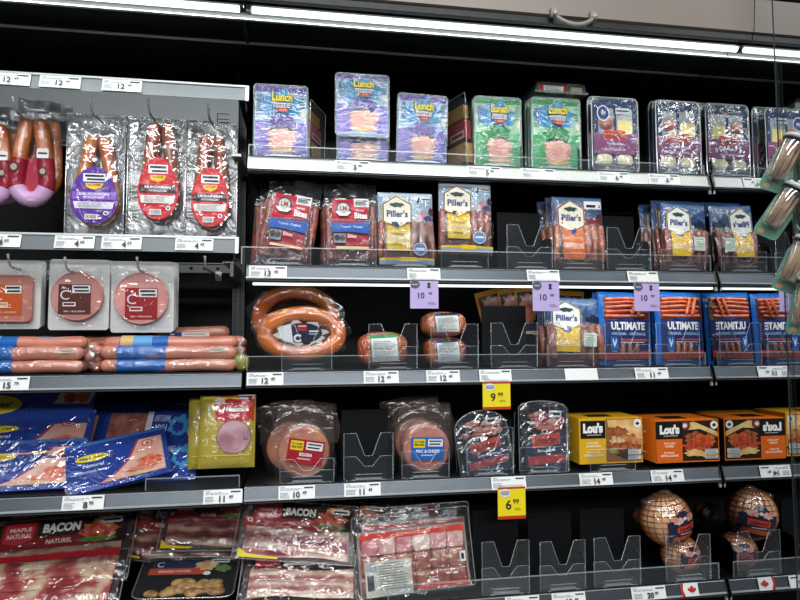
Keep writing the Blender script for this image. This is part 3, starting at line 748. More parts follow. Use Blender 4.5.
# 3 red meat snack bags ---------------------------------------------
def bites_bag(pl, pr, pt, label, yo=.055, roll=0, tilt=6, pb=None):
    t, w, h = stand('meat_snack_bag', label, 'snack bag', 'C2', pl, pr, pt, yo, tilt, roll, 0, 'red labelled meat snack bags', pb)
    S = pillow(w, h*.80, .016, 3.5, .002, pl)
    mb = MB(); R = random.Random(int(pl*7+yo*100)); 
    ch = food('#7d3026', '#b3604e', 45, .3, None, .6)
    for i in range(7):
        x0 = (-.42+.14*i)*w; mb.capsule([(x0+R.uniform(-.004, .004), -.002, h*.10), (x0+R.uniform(-.005, .005), -.006, h*.3), (x0+R.uniform(-.004, .004), -.006, h*.52), (x0, -.002, h*.70)], w*.075, ch, 8, .1)
    mb.build('meat_sticks', t)
    mb = bag_mesh(w, h*.80, lambda x, z: S(x, z)-.006, clear('#ffffff', .13, .20, .12, 1.0, 40, '#d8c2bc')); mb.build('film', t)
    mb = MB(); mb.grid(lambda a, b: ((a-.5)*w, -.002+.003*sin(a*9), h*.76+b*h*.24), 8, 4, clear('#b4bcc6', .22, .06, .15, .4, 14, '#2a303a')); mb.build('header', t)
    mb = MB()
    for i in range(40):
        a = R.uniform(-.46, .46)*w; b = h*R.uniform(.70, .79)
        mb.box(a-R.uniform(.002, .006), -.014, b, a+.003, -.012, b+.0025, plain('#e9e4de', .4))
    mb.build('crinkle', t)
    A = [('r', .16, .21, .82, .83, INKW('#b01a2e')), ('r', .16, .21, .56, .48, INKW('#c4213a')), ('r', .56, .20, .84, .31, INKW('#f2f0ee'))] + lines(.58, .22, .82, .30, 3, INKW('#23262c'), 2, .5) + \
        [('e', .355, .345, .135, .095, INKW('#3c3c40')), ('e', .355, .345, .105, .072, INKW('#b9b8b2')), ('t', 'LM', .29, .31, .42, .37, INKW('#8a2028'), {'bold': .03}), ('p', [(.21, .39), (.28, .435), (.43, .435), (.50, .39), (.47, .375), (.36, .41), (.24, .375)], INKW('#e6e6e2')),
         ('t', 'TERIYAKI', .58, .355, .74, .378, INKW('#f0e8e4'), {'bold': .02}), ('t', 'Bites', .56, .39, .80, .465, INKW('#fafafa'), {'bold': .03}),
         ('p', [(.14, .515), (.14, .63), (.45, .625), (.84, .64), (.84, .50), (.5, .52)], INKW('#1f5fb8')), ('t', 'Tropical - Tropical', .30, .55, .72, .585, INKW('#d6e6f6'), {'bold': .02}),
         ('r', .18, .645, .40, .76, INKW('#7b8288')), ('b', .24, .70, .05, .035, INKW('#2b2d33')), ('b', .34, .70, .05, .035, INKW('#3c3f46')), ('t', 'Bites', .43, .655, .60, .70, INKW('#f0c8c8'), {'bold': .02}), ('r', .22, .80, .82, .825, INKW('#e6cfa0')), ('t', '375 g', .70, .72, .80, .75, INKW('#f0e0e0'))]
    art(t, 'label', A, w, h, S=lambda x, z: min(S(x, min(z, h*.8)), -.006)-.0068, maxe=.012)
    return t
bites_bag(256, 310, 176, 'red labelled meat snack bag tilted right at the left shelf end', .050, 9)
bites_bag(253, 305, 181, 'red labelled meat snack bag behind the tilted one, only its left edge showing', .095, 5)
bites_bag(251, 302, 184, 'red labelled meat snack bag rearmost in the leftmost row', .135, 3)
bites_bag(324, 377, 182, 'red labelled meat snack bag standing upright beside the tilted one', .050, 0)
bites_bag(320, 372, 184, 'red labelled meat snack bag behind the upright one', .095, 1)

# 4 dry sausage packs with hexagon logo ------------------------------
def hex_pack(k, pl, pr, pt, label, style, yo=.05, roll=0, tilt=4, group=None, pb=None, flavor='TURKEY BITES', yaw=0, sticker=False):
    t, w, h = stand('dry_sausage_pack', label, 'sausage pack', k, pl, pr, pt, yo, tilt, roll, yaw, group, pb)
    S = pillow(w, h, .008, 5, .0008, pl); FR = lambda x, z: S(x, z)
    stl = {'pale': ('#9db8ce', '#7f9cb6', '#f2c817', '#efe9d4'), 'orange': ('#38557e', '#203350', '#e8701e', '#efe9d4'), 'navy': ('#2d5c96', '#1c3158', '#eabd1c', '#eef0ea')}[style]
    mt = food('#8a4a3c', '#a8685a', 50, .3) if style != 'orange' else food('#a0563e', '#c47a5c', 50, .3)
    mb = bag_mesh(w, h, S, ink('#5d3229', .15, .6) if style != 'pale' else ink('#7d4a40', .15, .6)); mb.build('pouch', t)
    R = random.Random(int(pl+yo*1000)); 
    for x in (-.44, .15, .29, .42):
        x *= w; mb = MB(); lean = R.uniform(-.01, .01)
        mb.capsule([(x+lean, -.0075, h*.14), (x+lean*.5, -.0105, h*.33), (x, -.009, h*.56)], w*.068, mt, 10, .08); mb.build('dry_sausage', t)
    cv = .48 if style != 'pale' else .42
    A = [('rr', .005, .004, .995, cv, .02, INKW(stl[0])), ('r', .02, .02, .98, .06, INKW('#c9d3da' if style == 'pale' else '#4d6a92'))]
    for i in range(4): A.append(('r', .01, .11+.085*i, .99, .113+.085*i, INKW(stl[1])))
    if style == 'pale': A += [('r', .66, .05, .95, .115, INKW('#dfe6ea')), ('p', [(.70, .14), (.74, .06), (.76, .08), (.73, .15)], INKW('#20242c')), ('r', .80, .085, .95, .10, INKW('#1c1f26')), ('b', .74, .35, .06, .05, INKW('#d7b4b8')), ('b', .82, .30, .045, .06, INKW('#c08a90')), ('b', .90, .36, .08, .04, INKW('#4b4a7c')), ('b', .96, .26, .05, .05, INKW('#5a3030'))]
    elif style == 'orange': A += [('r', .62, .06, .97, .17, INKW('#eceeee')), ('r', .66, .11, .94, .15, INKW('#22262e')), ('b', .76, .36, .12, .05, INKW('#8a2a34')), ('b', .92, .30, .07, .07, INKW('#5b2b2a')), ('b', .88, .42, .1, .03, INKW('#1b2030'))]
    else: A += [('b', .82, .34, .14, .09, INKW('#1b2438')), ('b', .90, .42, .08, .05, INKW('#8a3a30')), ('b', .70, .24, .1, .05, INKW('#2a4a78')), ('r', .60, .47, 1, .49, INKW('#c9a23a'))]
    yb = .88 if style == 'orange' else .80
    A += [('r', .14, .42, .56, yb, INKW(stl[2]))]
    hx = [(.33, .07), (.10, .18), (.10, .40), (.33, .50), (.58, .40), (.58, .18)]
    A += [('p', [(.335+(x-.335)*1.12, .285+(y-.285)*1.10) for x, y in hx], INKW('#d8b23c' if style != 'orange' else '#e8822e')), ('p', [(.335+(x-.335)*1.07, .285+(y-.285)*1.06) for x, y in hx], INKW('#1a2748')), ('p', hx, INKW(stl[3])),
          ('b', .335, .185, .13, .032, INKW('#2f4a44')), ('t', "Piller's", .15, .255, .53, .35, INKW('#27357e'), {'bold': .03})]
    if style == 'orange': A += [('e', .335, .50, .06, .038, INKW('#24418a')), ('t', 'PEPPERONI', .17, .66, .53, .74, INKW('#fae8d8'), {'bold': .02}), ('r', .19, .58, .50, .60, INKW('#f0b890')), ('r', .24, .79, .46, .80, INKW('#f0b890'))]
    elif style == 'navy': A += [('e', .335, .48, .065, .04, INKW('#24418a')), ('e', .335, .48, .03, .02, INKW('#c8d4ea')), ('t', 'PEPPERONI', .17, .64, .53, .72, INKW('#f6e8b8'), {'bold': .02})]
    else: A += [('r', .16, .455, .28, .462, INKW('#3a3220')), ('t', 'TURKEY', .22, .575, .50, .60, INKW('#2a2a20'), {'bold': .02}), ('t', 'SAUSAGE', .17, .62, .54, .685, INKW('#b8b48a'), {'bold': .02}), ('t', 'STICKS', .24, .715, .48, .74, INKW('#2a2a20'), {'bold': .02}),
                ('e', .73, .78, .125, .085, INKW('#cfdbe8')), ('e', .73, .78, .11, .075, INKW('#5d86b6')), ('r', .65, .765, .81, .79, INKW('#e6eef6')), ('r', .01, .90, .99, .925, INKW('#eab91a')), ('r', .01, .925, .99, .985, INKW('#93a8b4')), ('r', .38, .89, .66, .945, INKW('#f2c817'))]
    art(t, 'label', A, w, h, S=lambda x, z: S(x, z)-(.0085 if z < h*(1-cv) else .0012), maxe=.02)
    if sticker: art(t, 'paper_sticker', [('rr', .60, .52, .84, .72, .02, plain('#d9e4d8', .6))] + lines(.63, .55, .81, .70, 4, plain('#8ea091', .6), 2, .3), w, h, S=lambda x, z: S(x, z)-.018)
    mb = MB(); mb.grid(lambda a, b: ((a-.5)*w, S((a-.5)*w, b*h)-.0195*max(0, sin(pi*min(b/.62, 1)))-.0022, b*h), 10, 12, clear('#ffffff', .02, .14, .10, .8, 30)); mb.build('film', t)
    return t
GP = 'pale blue dry sausage packs with yellow block'
hex_pack('C2', 378, 433, 192, 'pale blue dry sausage pack with yellow block, shorter one at the left', 'pale', .050, 0, group=GP)
hex_pack('C2', 374, 428, 194, 'pale blue dry sausage pack behind the shorter left one', 'pale', .088, -1, group=GP)
hex_pack('C2', 438, 490.5, 182, 'pale blue dry sausage pack raised high on its tray, right of the shorter one', 'pale', .046, 1, group=GP, pb=255)
GO = 'dry sausage packs with orange block'
hex_pack('C2', 553, 603, 196.5, 'dark blue dry sausage pack with an orange block', 'orange', .050, 0, group=GO)
hex_pack('C2', 548, 597, 197, 'dark blue dry sausage pack second in the orange-block row', 'orange', .088, -1, group=GO)
hex_pack('C2', 542, 590, 200, 'dark blue dry sausage pack rearmost in the orange-block row', 'orange', .126, -3, group=GO)
GN = 'blue dry sausage packs with yellow block'
hex_pack('C2', 661, 705, 203, 'blue dry sausage pack with yellow block and paper sticker, next to the mirror', 'navy', .044, 1.5, group=GN, sticker=True)
hex_pack('C2', 653, 700, 200, 'blue dry sausage pack second in the row by the mirror', 'navy', .085, 0, group=GN)
hex_pack('C2', 643, 690, 203, 'blue dry sausage pack rearmost in the row by the mirror', 'navy', .125, -2, group=GN)
hex_pack('C3', 545, 600, 298, 'blue dry sausage pack with yellow block on the third shelf', 'navy', .055, 2, group=GN, sticker=True)
hex_pack('C3', 538, 592, 301, 'blue dry sausage pack behind the one near the purple tag on the third shelf', 'navy', .10, 0, group=GN)

# 5 small gold edged pouches ----------------------------------------
def gold_pouch(pl, pr, pt, pb, yo, roll, label):
    t, w, h = stand('gold_snack_pouch', label, 'snack pouch', 'C3', pl, pr, pt, yo, 0, roll, 0, 'gold edged snack pouches in the back', pb)
    S = pillow(w, h, .008, 4, .0005, pl); bag_mesh(w, h, S, ink('#b8822c', .2, .4), 8, 10).build('pouch', t)
    art(t, 'label', [('rr', .08, .08, .92, .96, .03, INKW('#33140f')), ('b', .5, .26, .34, .16, food('#7a2a1c', '#b0583c', 60)), ('b', .45, .44, .30, .13, food('#8a3524', '#c4704e', 60)), ('r', .1, .60, .9, .92, INKW('#1c2450')), ('r', .2, .70, .8, .76, INKW('#d8c9a0'))], w, h, S=lambda x, z: S(x, z)-.001, maxe=.02)
    return t
gp_ = [(488, 514, 289, 350, .17, -14, 'gold edged snack pouch leaning left above the empty tray, leftmost of the fan'), (504, 528, 288, 350, .16, -7, 'gold edged snack pouch second in the leaning fan'), (517, 542, 287, 350, .15, -3, 'gold edged snack pouch third in the leaning fan, left of the purple tag'), (548, 582, 291, 350, .18, 2, 'gold edged snack pouch standing behind the blue pack with yellow block')]
for a in gp_: gold_pouch(*a)

# 6 large sausage rings ----------------------------------------------
def ring_pack(cx, cy, rx, rz, Y, roll, label, th, lab=True):
    c = at(cx, cy, Y); t = thing('sausage_ring_pack', label, 'sausage', (c.x, Y, zs('C3')+.002), group='vacuum packed sausage rings on the third shelf')
    zc = c.z-(zs('C3')+.002); mb = MB(); P = []
    for i in range(40):
        a = 2*pi*i/40; x = rx*cos(a); z = rz*sin(a); r_ = radians(roll)
        P.append((x*cos(r_)-z*sin(r_), .006*sin(2*a), zc+x*sin(r_)+z*cos(r_)))
    sm = food('#c4581c', '#df8038', 14, .25, None, .15, .3, .7, .8)
    mb.tube(P, [th*(1+.05*sin(i*.9)) for i in range(40)], sm, 16, closed=True); mb.build('sausage_ring', t)
    mb = MB(); S = pillow((rx+th)*2.12, (rz+th)*2.15, .004, 2.2, .003, cx); W, H = (rx+th)*2.12, (rz+th)*2.15
    def f(a, b):
        r = (a)**.6*1.0; th_ = 2*pi*b; rr = 1+.05*sin(7*th_)+.03*sin(13*th_+1)
        X = W/2*r*cos(th_)*rr; Z = H/2*r*sin(th_)*rr; q = ((X/(rx))**2+(Z/(rz))**2)**.5
        yy = -th*1.06*max(0, 1-((q-1)/.52)**2)**.5 if abs(q-1) < .52 else 0
        if q < .5: yy = -th*.4
        rl = radians(roll); zz = zc+X*sin(rl)+Z*cos(rl)
        return (X*cos(rl)-Z*sin(rl), yy-.0025, max(zz, .0015))
    mb.grid(f, 12, 48, clear('#ffffff', .03, .15, .07, .7, 22)); mb.build('film', t)
    if lab:
        o = art(t, 'label', [('b', .5, .5, .5, .48, INKW('#c8c0b8')), ('e', .52, .5, .42, .42, INKW('#1c2038')), ('p', [(.0, .3), (.28, .1), (.34, .9), (.12, .8)], INKW('#dcdcdc')), ('r', .42, .14, .62, .42, INKW('#8c2436')), ('t', 'C', .34, .55, .50, .88, INKW('#d8dce2'), {'bold': .05}), ('r', .66, .4, .86, .46, INKW('#c6cad0')), ('r', .66, .52, .84, .56, INKW('#9aa0a8')), ('r', .44, .2, .6, .24, INKW('#e8c8cc'))], rx*1.30, rz*1.20, y=-th*.75)
        o.location.z = zc-rz*.55; o.location.x = -.002
    return t
ring_pack(302, 334, .091, .050, .085, 0, 'large orange sausage ring in front with dark oval label', .0205)
ring_pack(296, 317, .095, .067, .165, 0, 'large orange sausage ring behind, rising above the front one', .0205, False)

# 7 small sausage coils ----------------------------------------------
def coil_pack(pl, pr, pt, pb, Y, label, green=False, zb=None):
    c = at((pl+pr)/2, pb, Y); w = wid(pl, pr, pt, Y); h = hgt((pl+pr)/2, pt, pb, Y)
    z0 = zb if zb is not None else zs('C3')+.002
    t = thing('sausage_coil_pack', label, 'sausage', (c.x, Y, z0), group='small wrapped sausage coils')
    sm = food('#b8502a', '#d98350', 50, .3, None, .5, .4, .6, .6)
    mb = MB(); mb.ellipsoid((0, 0, h/2), (w*.49, .04, h*.49), sm, 28, 16, .05, .7); mb.build('sausage', t)
    mb = MB(); mb.ellipsoid((0, 0, h/2), (w*.505, .0425, h*.51), clear('#ffffff', .02, .22, .09, 1.0, 60), 28, 14, .05, .7)
    mb.box(-w*.60, -.004, h*.06, -w*.40, .004, h*.09, clear('#fff', .3)) if False else None
    mb.build('film', t)
    lab = '#e6e8e2'
    def S(x, z): 
        a = min(abs(x/(w*.505)), .999); b = min(abs((z-h/2)/(h*.51)), .999); return -.0445*max((1-a**2.8)*(1-b**2.8), .0)**.38-.001
    A = [('p', [(.22, .10), (.74, .06), (.78, .80), (.26, .84)], INKW('#2c8a4e' if green else '#3c3f86')), ('p', [(.24, .20), (.73, .16), (.77, .80), (.27, .82)], INKW(lab))] + lines(.28, .26, .72, .50, 5, INKW('#777d80'), 4, .4) + lines(.30, .54, .72, .76, 4, INKW('#9aa0a2'), 6, .4)
    if not green: A += [('p', [(.34, .08), (.68, .05), (.68, .13), (.34, .16)], INKW('#17191f'))]
    art(t, 'label', A, w, h, S=S, maxe=.008)
    return t
coil_pack(357, 408, 323, 359, .085, 'orange-brown wrapped sausage coil with green and white label, alone in its tray', True)
c1 = coil_pack(423, 466, 332, 362, .085, 'wrapped sausage coil with white label, lower of the stacked pair')
h1 = hgt(444, 332, 362, .085)
coil_pack(421, 466, 306, 331, .080, 'wrapped sausage coil with white label, upper of the stacked pair', zb=zs('C3')+.002+h1*1.0)

# 8 blue sausage pouches ----------------------------------------------
def blue_pouch(pl, pr, pt, yo, label, roll=0, tilt=3):
    t, w, h = stand('blue_sausage_pouch', label, 'sausage pouch', 'C3', pl, pr, pt, yo, tilt, roll, 0, 'blue sausage pouches on the third shelf')
    S = pillow(w, h, .014, 4, .0008, pl); bag_mesh(w, h, S, ink('#1d6cc4', .18, .5)).build('pouch', t)
    R = random.Random(int(pl)); sg = [food('#c8502c', '#e07a50', 60, .3), food('#b8431f', '#d8663c', 60, .3)]
    A = [('rr', .07, .07, .94, .95, .04, INKW('#18254f')), ('p', [(.07, .10), (.93, .08), (.93, .38), (.6, .40), (.5, .37), (.4, .40), (.07, .38)], INKW('#5a1c14'))]
    art(t, 'print', A + [
         ('p', [(.07, .40), (.40, .355), (.5, .34), (.6, .355), (.94, .40), (.94, .62), (.07, .66)], INKW('#172a66')),
         ('t', 'ULTIMATE', .19, .415, .83, .525, INKW('#f6f6f4'), {'bold': .045}), ('t', 'ORIGINAL - ORIGINALE', .19, .555, .84, .595, INKW('#9ec2ea'), {'bold': .02}),
         ('e', .5, .35, .13, .05, INKW('#20479a')), ('r', .42, .345, .58, .36, INKW('#b8cdec')),
         ('r', .17, .62, .31, .80, INKW('#1c5fb0')), ('p', [(.20, .65), (.235, .77), (.27, .70), (.28, .65), (.265, .65), (.24, .71), (.22, .65)], INKW('#e8eef8')), ('r', .19, .81, .29, .82, INKW('#9ab8dc')),
         ('r', .34, .645, .86, .668, INKW('#b44a44')), ('r', .34, .685, .80, .695, INKW('#c8ccda')),
         ('p', [(.07, .84), (.93, .80), (.93, .90), (.07, .93)], INKW('#b03a34'))], w, h, S=lambda x, z: S(x, z)-.0008, maxe=.018)
    mb = MB()
    for i in range(5):
        z = h*(.905-.058*i) ; x0, x1 = -.40*w+R.uniform(0, .03)*w, .39*w-R.uniform(0, .1)*w
        mb.capsule([(x0, S(x0, z)-.001, z-.002), (0, S(0, z)-.0025, z+.003*sin(i)), (x1, S(x1, z)-.001, z)], .0048, sg[i % 2], 8)
    for i in range(2):
        x = w*(.12+.12*i); mb.capsule([(x-.006, S(x, h*.72)-.006, h*.70), (x+.006, S(x, h*.88)-.006, h*.90)], .0046, sg[0], 8)
    mb.build('sausage_picture', t)
    for i in range(3):
        mb = MB(); x = (.02+.135*i)*w-.02; mb.capsule([(x, S(x, h*.15)-.001, h*.13), (x+.002, S(x, h*.2)-.001, h*.27)], .0068, food('#8a4a38', '#a8644e', 50), 8); mb.build('sausage', t)
    return t
blue_pouch(598, 650, 292, .050, 'blue sausage pouch left one of the front pair, behind the purple tag', 1)
blue_pouch(594, 646, 292.5, .085, 'blue sausage pouch behind the left front one', 0)
blue_pouch(655, 702, 292, .045, 'blue sausage pouch right one of the front pair, next to the mirror', 1)
blue_pouch(652, 699, 292.5, .078, 'blue sausage pouch behind the right front one', 0)

# 9 round bologna in clear bags (fourth shelf) ------------------------
def bologna(pl, pr, pt, pb, yo, label, blue=False, roll=0, front=True):
    Y = SH['C4'][2]+yo; c = at((pl+pr)/2, (pt+pb)/2, Y); r = wid(pl, pr, pt, Y)/2
    t = thing('round_bologna', label, 'bologna', (c.x, Y, zs('C4')+.004), group='round bologna packs in open bags', roll=roll)
    zc = r*1.0+.002; sm = food('#b06a52', '#d08a6e', 24, .4, None, .2) if not blue else food('#b46a5e', '#d08c7c', 24, .4, None, .2)
    mb = MB(); mb.tube([(0, .034, zc), (0, .030, zc), (0, -.012, zc-.001), (0, -.016, zc-.001), (0, -.0168, zc-.001)], [r*.94, r*.99, r*.985, r*.94, r*.86], sm, 36); mb.build('sausage', t)
    bgm = clear('#ffffff', .20, .12, .16, .7, 22, '#c4a89c')
    mb = MB(); Wb = r*2.35; Hb = r*2.75
    def f(a, b):
        x = (a-.5)*Wb*(1-.16*abs(b-.45)); z = b*Hb; d = sqrt((x/(r*1.02))**2+((z-zc)/(r*1.02))**2)
        y = -.019 if d < 1 else -.019+min((d-1)*.07, .035)
        return (x, y-.0015*mnoise.noise(Vector((x*40, z*40, pl))), z)
    mb.grid(f, 22, 24, bgm); mb.build('bag', t)
    mb = MB(); mb.grid(lambda a, b: ((a-.5)*Wb*1.12+.006*sin(b*5), .030+.004*sin(a*8), r*1.4+b*r*1.55-(abs(a-.5)*.02)), 10, 6, clear('#f0e6e0', .26, .10, .2, .5, 20, '#a08a80')); mb.build('bag_neck', t)
    if front:
        col = '#1f62b4' if blue else '#a0202a'
        o = art(t, 'label', [('r', 0, 0, 1, 1, INKW(col)), ('r', .06, .08, .42, .46, INKW('#e9c826')), ('t', 'NO NAME', .09, .16, .39, .25, INKW('#3a3410'), {'bold': .03}), ('t', 'sans nom', .09, .29, .39, .38, INKW('#3a3410'), {'bold': .03}), ('r', .50, .08, .96, .40, INKW('#dfe2e4')), ('r', .54, .14, .92, .20, INKW('#1e2228')), ('r', .54, .27, .88, .33, INKW('#1e2228')),
                 ('t', 'BOLOGNA' if not blue else 'MAC & CHEESE', .34 if not blue else .14, .54, .70 if not blue else .86, .68, INKW('#eef0f4'), {'bold': .03}), ('r', .30, .76, .66, .82, INKW('#d8b0b4' if not blue else '#a8c8ec'))], r*1.36, r*.92, y=-.0228)
        o.location.z = zc-r*.44; o.rotation_euler = (0, radians(7 if not blue else 2), 0)
    return t
bologna(277, 329, 422, 471, .044, 'round bologna in an open clear bag with a red label', False, 2)
bologna(270, 318, 424, 468, .125, 'round bologna behind the red labelled one', False, -8, False)
bologna(402, 449, 420, 467, .044, 'round bologna in an open clear bag with a blue label', True, 0)
bologna(397, 443, 420, 465, .125, 'round bologna behind the blue labelled one', True, -6, False)

# 10 arched deli meat packs -------------------------------------------
def deli_pack(pl, pr, pt, yo, label, roll=0, arch=.30, yaw=0):
    t, w, h = stand('deli_meat_pack', label, 'deli meat', 'C4', pl, pr, pt, yo, 6, roll, yaw, 'arched deli meat packs')
    P = [(-.5, 0), (.5, 0)] + [(.5*cos(pi*i/14), 1-arch+arch*sin(pi*i/14)) for i in range(15)]
    mb = MB(); mb.prism([(x*w, z*h) for x, z in P], 0, .022, plain('#101218', .25)); mb.build('tray', t)
    R = random.Random(int(pl)); mb = MB()
    for i in range(16):
        x = R.uniform(-.34, .34)*w; z = h*R.uniform(.58, .86)
        if (x/(w*.42))**2+((z-h*.6)/(h*.32))**2 > 1: continue
        mb.ellipsoid((x, -.003, z), (w*R.uniform(.10, .16), .007, h*R.uniform(.04, .07)), food('#7a2020', '#c87068', 55, .3) if i % 3 else food('#d8b0a0', '#a83c3c', 60, .3), 12, 8, .2)
    mb.build('meat_slices', t)
    A = [('p', [(.10, .52), (.90, .42), (.93, .96), (.08, .96)], INKW('#223050')), ('p', [(.22, .50), (.82, .44), (.83, .60), (.24, .68)], INKW('#c84434')), ('t', 'Schneiders', .28, .50, .78, .61, INKW('#5a1418'), {'bold': .02, 'rot': -5}), ('e', .50, .43, .06, .04, INKW('#e6dccc')), ('e', .50, .43, .04, .026, INKW('#4a3028')),
         ('t', 'Extra-Maigre', .34, .68, .72, .74, INKW('#eef0f4'), {'bold': .02, 'rot': -4, 'shear': .2}), ('p', [(.14, .80), (.90, .74), (.91, .86), (.15, .93)], INKW('#b83c36')), ('r', .60, .12, .86, .22, INKW('#d8dcde')), ('r', .63, .15, .84, .19, INKW('#202428'))]
    art(t, 'label', A, w, h, y=-.0112)
    mb = MB(); mb.prism([(x*w*1.03, z*h*1.02) for x, z in P], -.0145, -.0140, clear('#ffffff', .04, .16, .10, .9, 26)); mb.build('film', t)
    mb = MB(); mb.tube([(x*w*1.03, -.002, z*h*1.02) for x, z in P], .0012, clear('#ffffff', .3, .2, .1), 6, closed=True); mb.build('rim', t)
    return t
deli_pack(461, 512, 412, .050, 'dark arched deli meat pack tilted left, left one of the pair', -7)
deli_pack(519, 566, 403, .046, 'dark squarer deli meat pack standing upright, right one of the pair', 2, .12)
deli_pack(514, 560, 406, .095, 'dark deli meat pack behind the upright one', 3, .2)
deli_pack(457, 506, 416, .100, 'dark deli meat pack behind the left tilted one', -3)

# 11 boxed meals -------------------------------------------------------
def meal_box(pl, pr, pt, yo, label, orange=False, depth=.11, yaw=0, roll=0):
    Y = SH['C4'][2]+yo; w = wid(pl, pr, pt, Y); z0 = zs('C4')+.016; h = at((pl+pr)/2, pt, Y).z-z0
    t = thing('meal_box', label, 'meal box', (at((pl+pr)/2, pt, Y).x, Y, z0), roll=roll, yaw=yaw, group='boxed ready meals on the fourth shelf')
    col = '#e8761a' if orange else '#e4ae1e'; cm = plain(col, .38)
    mb = MB(); mb.box(-w/2, 0, 0, w/2, depth, h, cm)
    mb.box(-w/2+.012, .008, h+.0002, w/2-.006, depth-.01, h+.0012, cm); mb.build('carton', t)
    ph = [food('#a8542c', '#d89a5c', 60, .5), food('#7a3018', '#b86434', 70, .5), food('#d9a058', '#f0cd8c', 30, .5)]
    if not orange:
        A = [('r', .42, .02, .985, .97, INKW('#8a5a34')), ('p', [(.44, .04), (.985, .04), (.985, .58), (.78, .40), (.60, .22), (.46, .2)], ph[2]), ('b', .62, .36, .15, .16, ph[1]), ('b', .78, .52, .20, .14, ph[0]), ('b', .60, .52, .12, .12, food('#e8c898', '#b87848', 80)), ('b', .68, .64, .26, .10, ph[1]), ('b', .53, .72, .06, .06, INKW('#7aa03a')), ('b', .80, .80, .2, .12, INKW('#3c2c22')),
             ('r', .02, .05, .41, .44, INKW('#15120e'))]
        tt = [('PULLED', .12, .52, .30, .56), ('CHICKEN', .10, .585, .34, .635), ('POULET', .12, .72, .32, .76), ('EFFILOCHE', .08, .785, .37, .835)]
    else:
        A = [('r', .0, .02, .985, .97, INKW('#2a1a12')), ('p', [(.44, .10), (.60, .04), (.98, .30), (.98, .42), (.70, .22), (.46, .24)], ph[2]), ('e', .46, .13, .085, .12, INKW('#3a2a26')), ('e', .46, .13, .065, .09, INKW('#8a4a3a')), ('b', .46, .13, .035, .05, INKW('#e8e0d8')), ('b', .60, .44, .14, .15, ph[1]), ('b', .76, .50, .19, .16, food('#b83c1c', '#d8703c', 80)), ('b', .66, .62, .24, .12, food('#a02c18', '#c85a34', 80)), ('b', .60, .78, .15, .08, ph[2]), ('b', .78, .82, .16, .06, ph[2]),
             ('r', .0, .03, .42, .44, INKW('#15120e')), ('r', .0, .44, .41, .97, INKW('#dd651a'))]
        tt = [('PULLED', .12, .52, .30, .56), ('PORK', .14, .585, .28, .635), ('PORC', .12, .74, .28, .78), ('EFFILOCHE', .07, .805, .34, .855)]
    A += [('t', "Lou's", .06, .10, .37, .33, INKW('#f6f4ee'), {'bold': .07}), ('r', .12, .355, .34, .375, INKW('#b8b4a8'))]
    for s_, a, b, c, d in tt: A.append(('t', s_, a, b, c, d, INKW('#f8ecc8' if not orange else '#fbe2cc'), {'bold': .03}))
    A += [('e', .92, .13, .060, .10, INKW('#f4f4f0')), leaf(.92, .13, .034, .055, INKW('#1a1c20')), ('r', .76, .70, .97, .82, INKW('#d9d6cf')), ('r', .76, .84, .97, .93, INKW('#c4c2bb'))] + lines(.77, .71, .96, .92, 6, INKW('#4a4a48'), 6, .3)
    art(t, 'front_print', A, w, h, y=-.0003)
    # left side print
    mb2 = art(t, 'side_print', [('t', "Lou's", .15, .28, .85, .72, INKW('#f4e4c8'), {'bold': .05})] , h, depth*.7, y=0)
    mb2.rotation_euler = (0, radians(-90), 0); mb2.rotation_euler = Matrix(((0, 1, 0), (0, 0, 1), (1, 0, 0))).to_euler()
    mb2.matrix_local = Matrix(((0, 1, 0, -w/2-.0006), (0, 0, -1, depth*.85), (1, 0, 0, h/2), (0, 0, 0, 1))) if False else Matrix(((0, 1, 0, -w/2-.0006), (0, 0, -1, depth*.85), (1, 0, 0, h/2), (0, 0, 0, 1)))
    art_top = MB(); art_top.box(-w*.28, .02, h+.0012, w*.10, depth*.55, h+.0016, plain('#1c1610', .4)); art_top.build('top_print', t)
    return t
meal_box(579, 642, 418, .012, 'yellow carton of pulled chicken ready meal', False, .115, 0)
meal_box(572, 634, 420, .165, 'yellow carton behind the front yellow one', False, .13)
meal_box(655.5, 718.5, 420, -.010, 'orange carton of pulled pork ready meal beside the mirror', True, .125)
meal_box(648, 706, 420, .135, 'orange carton behind the front orange one', True, .13)
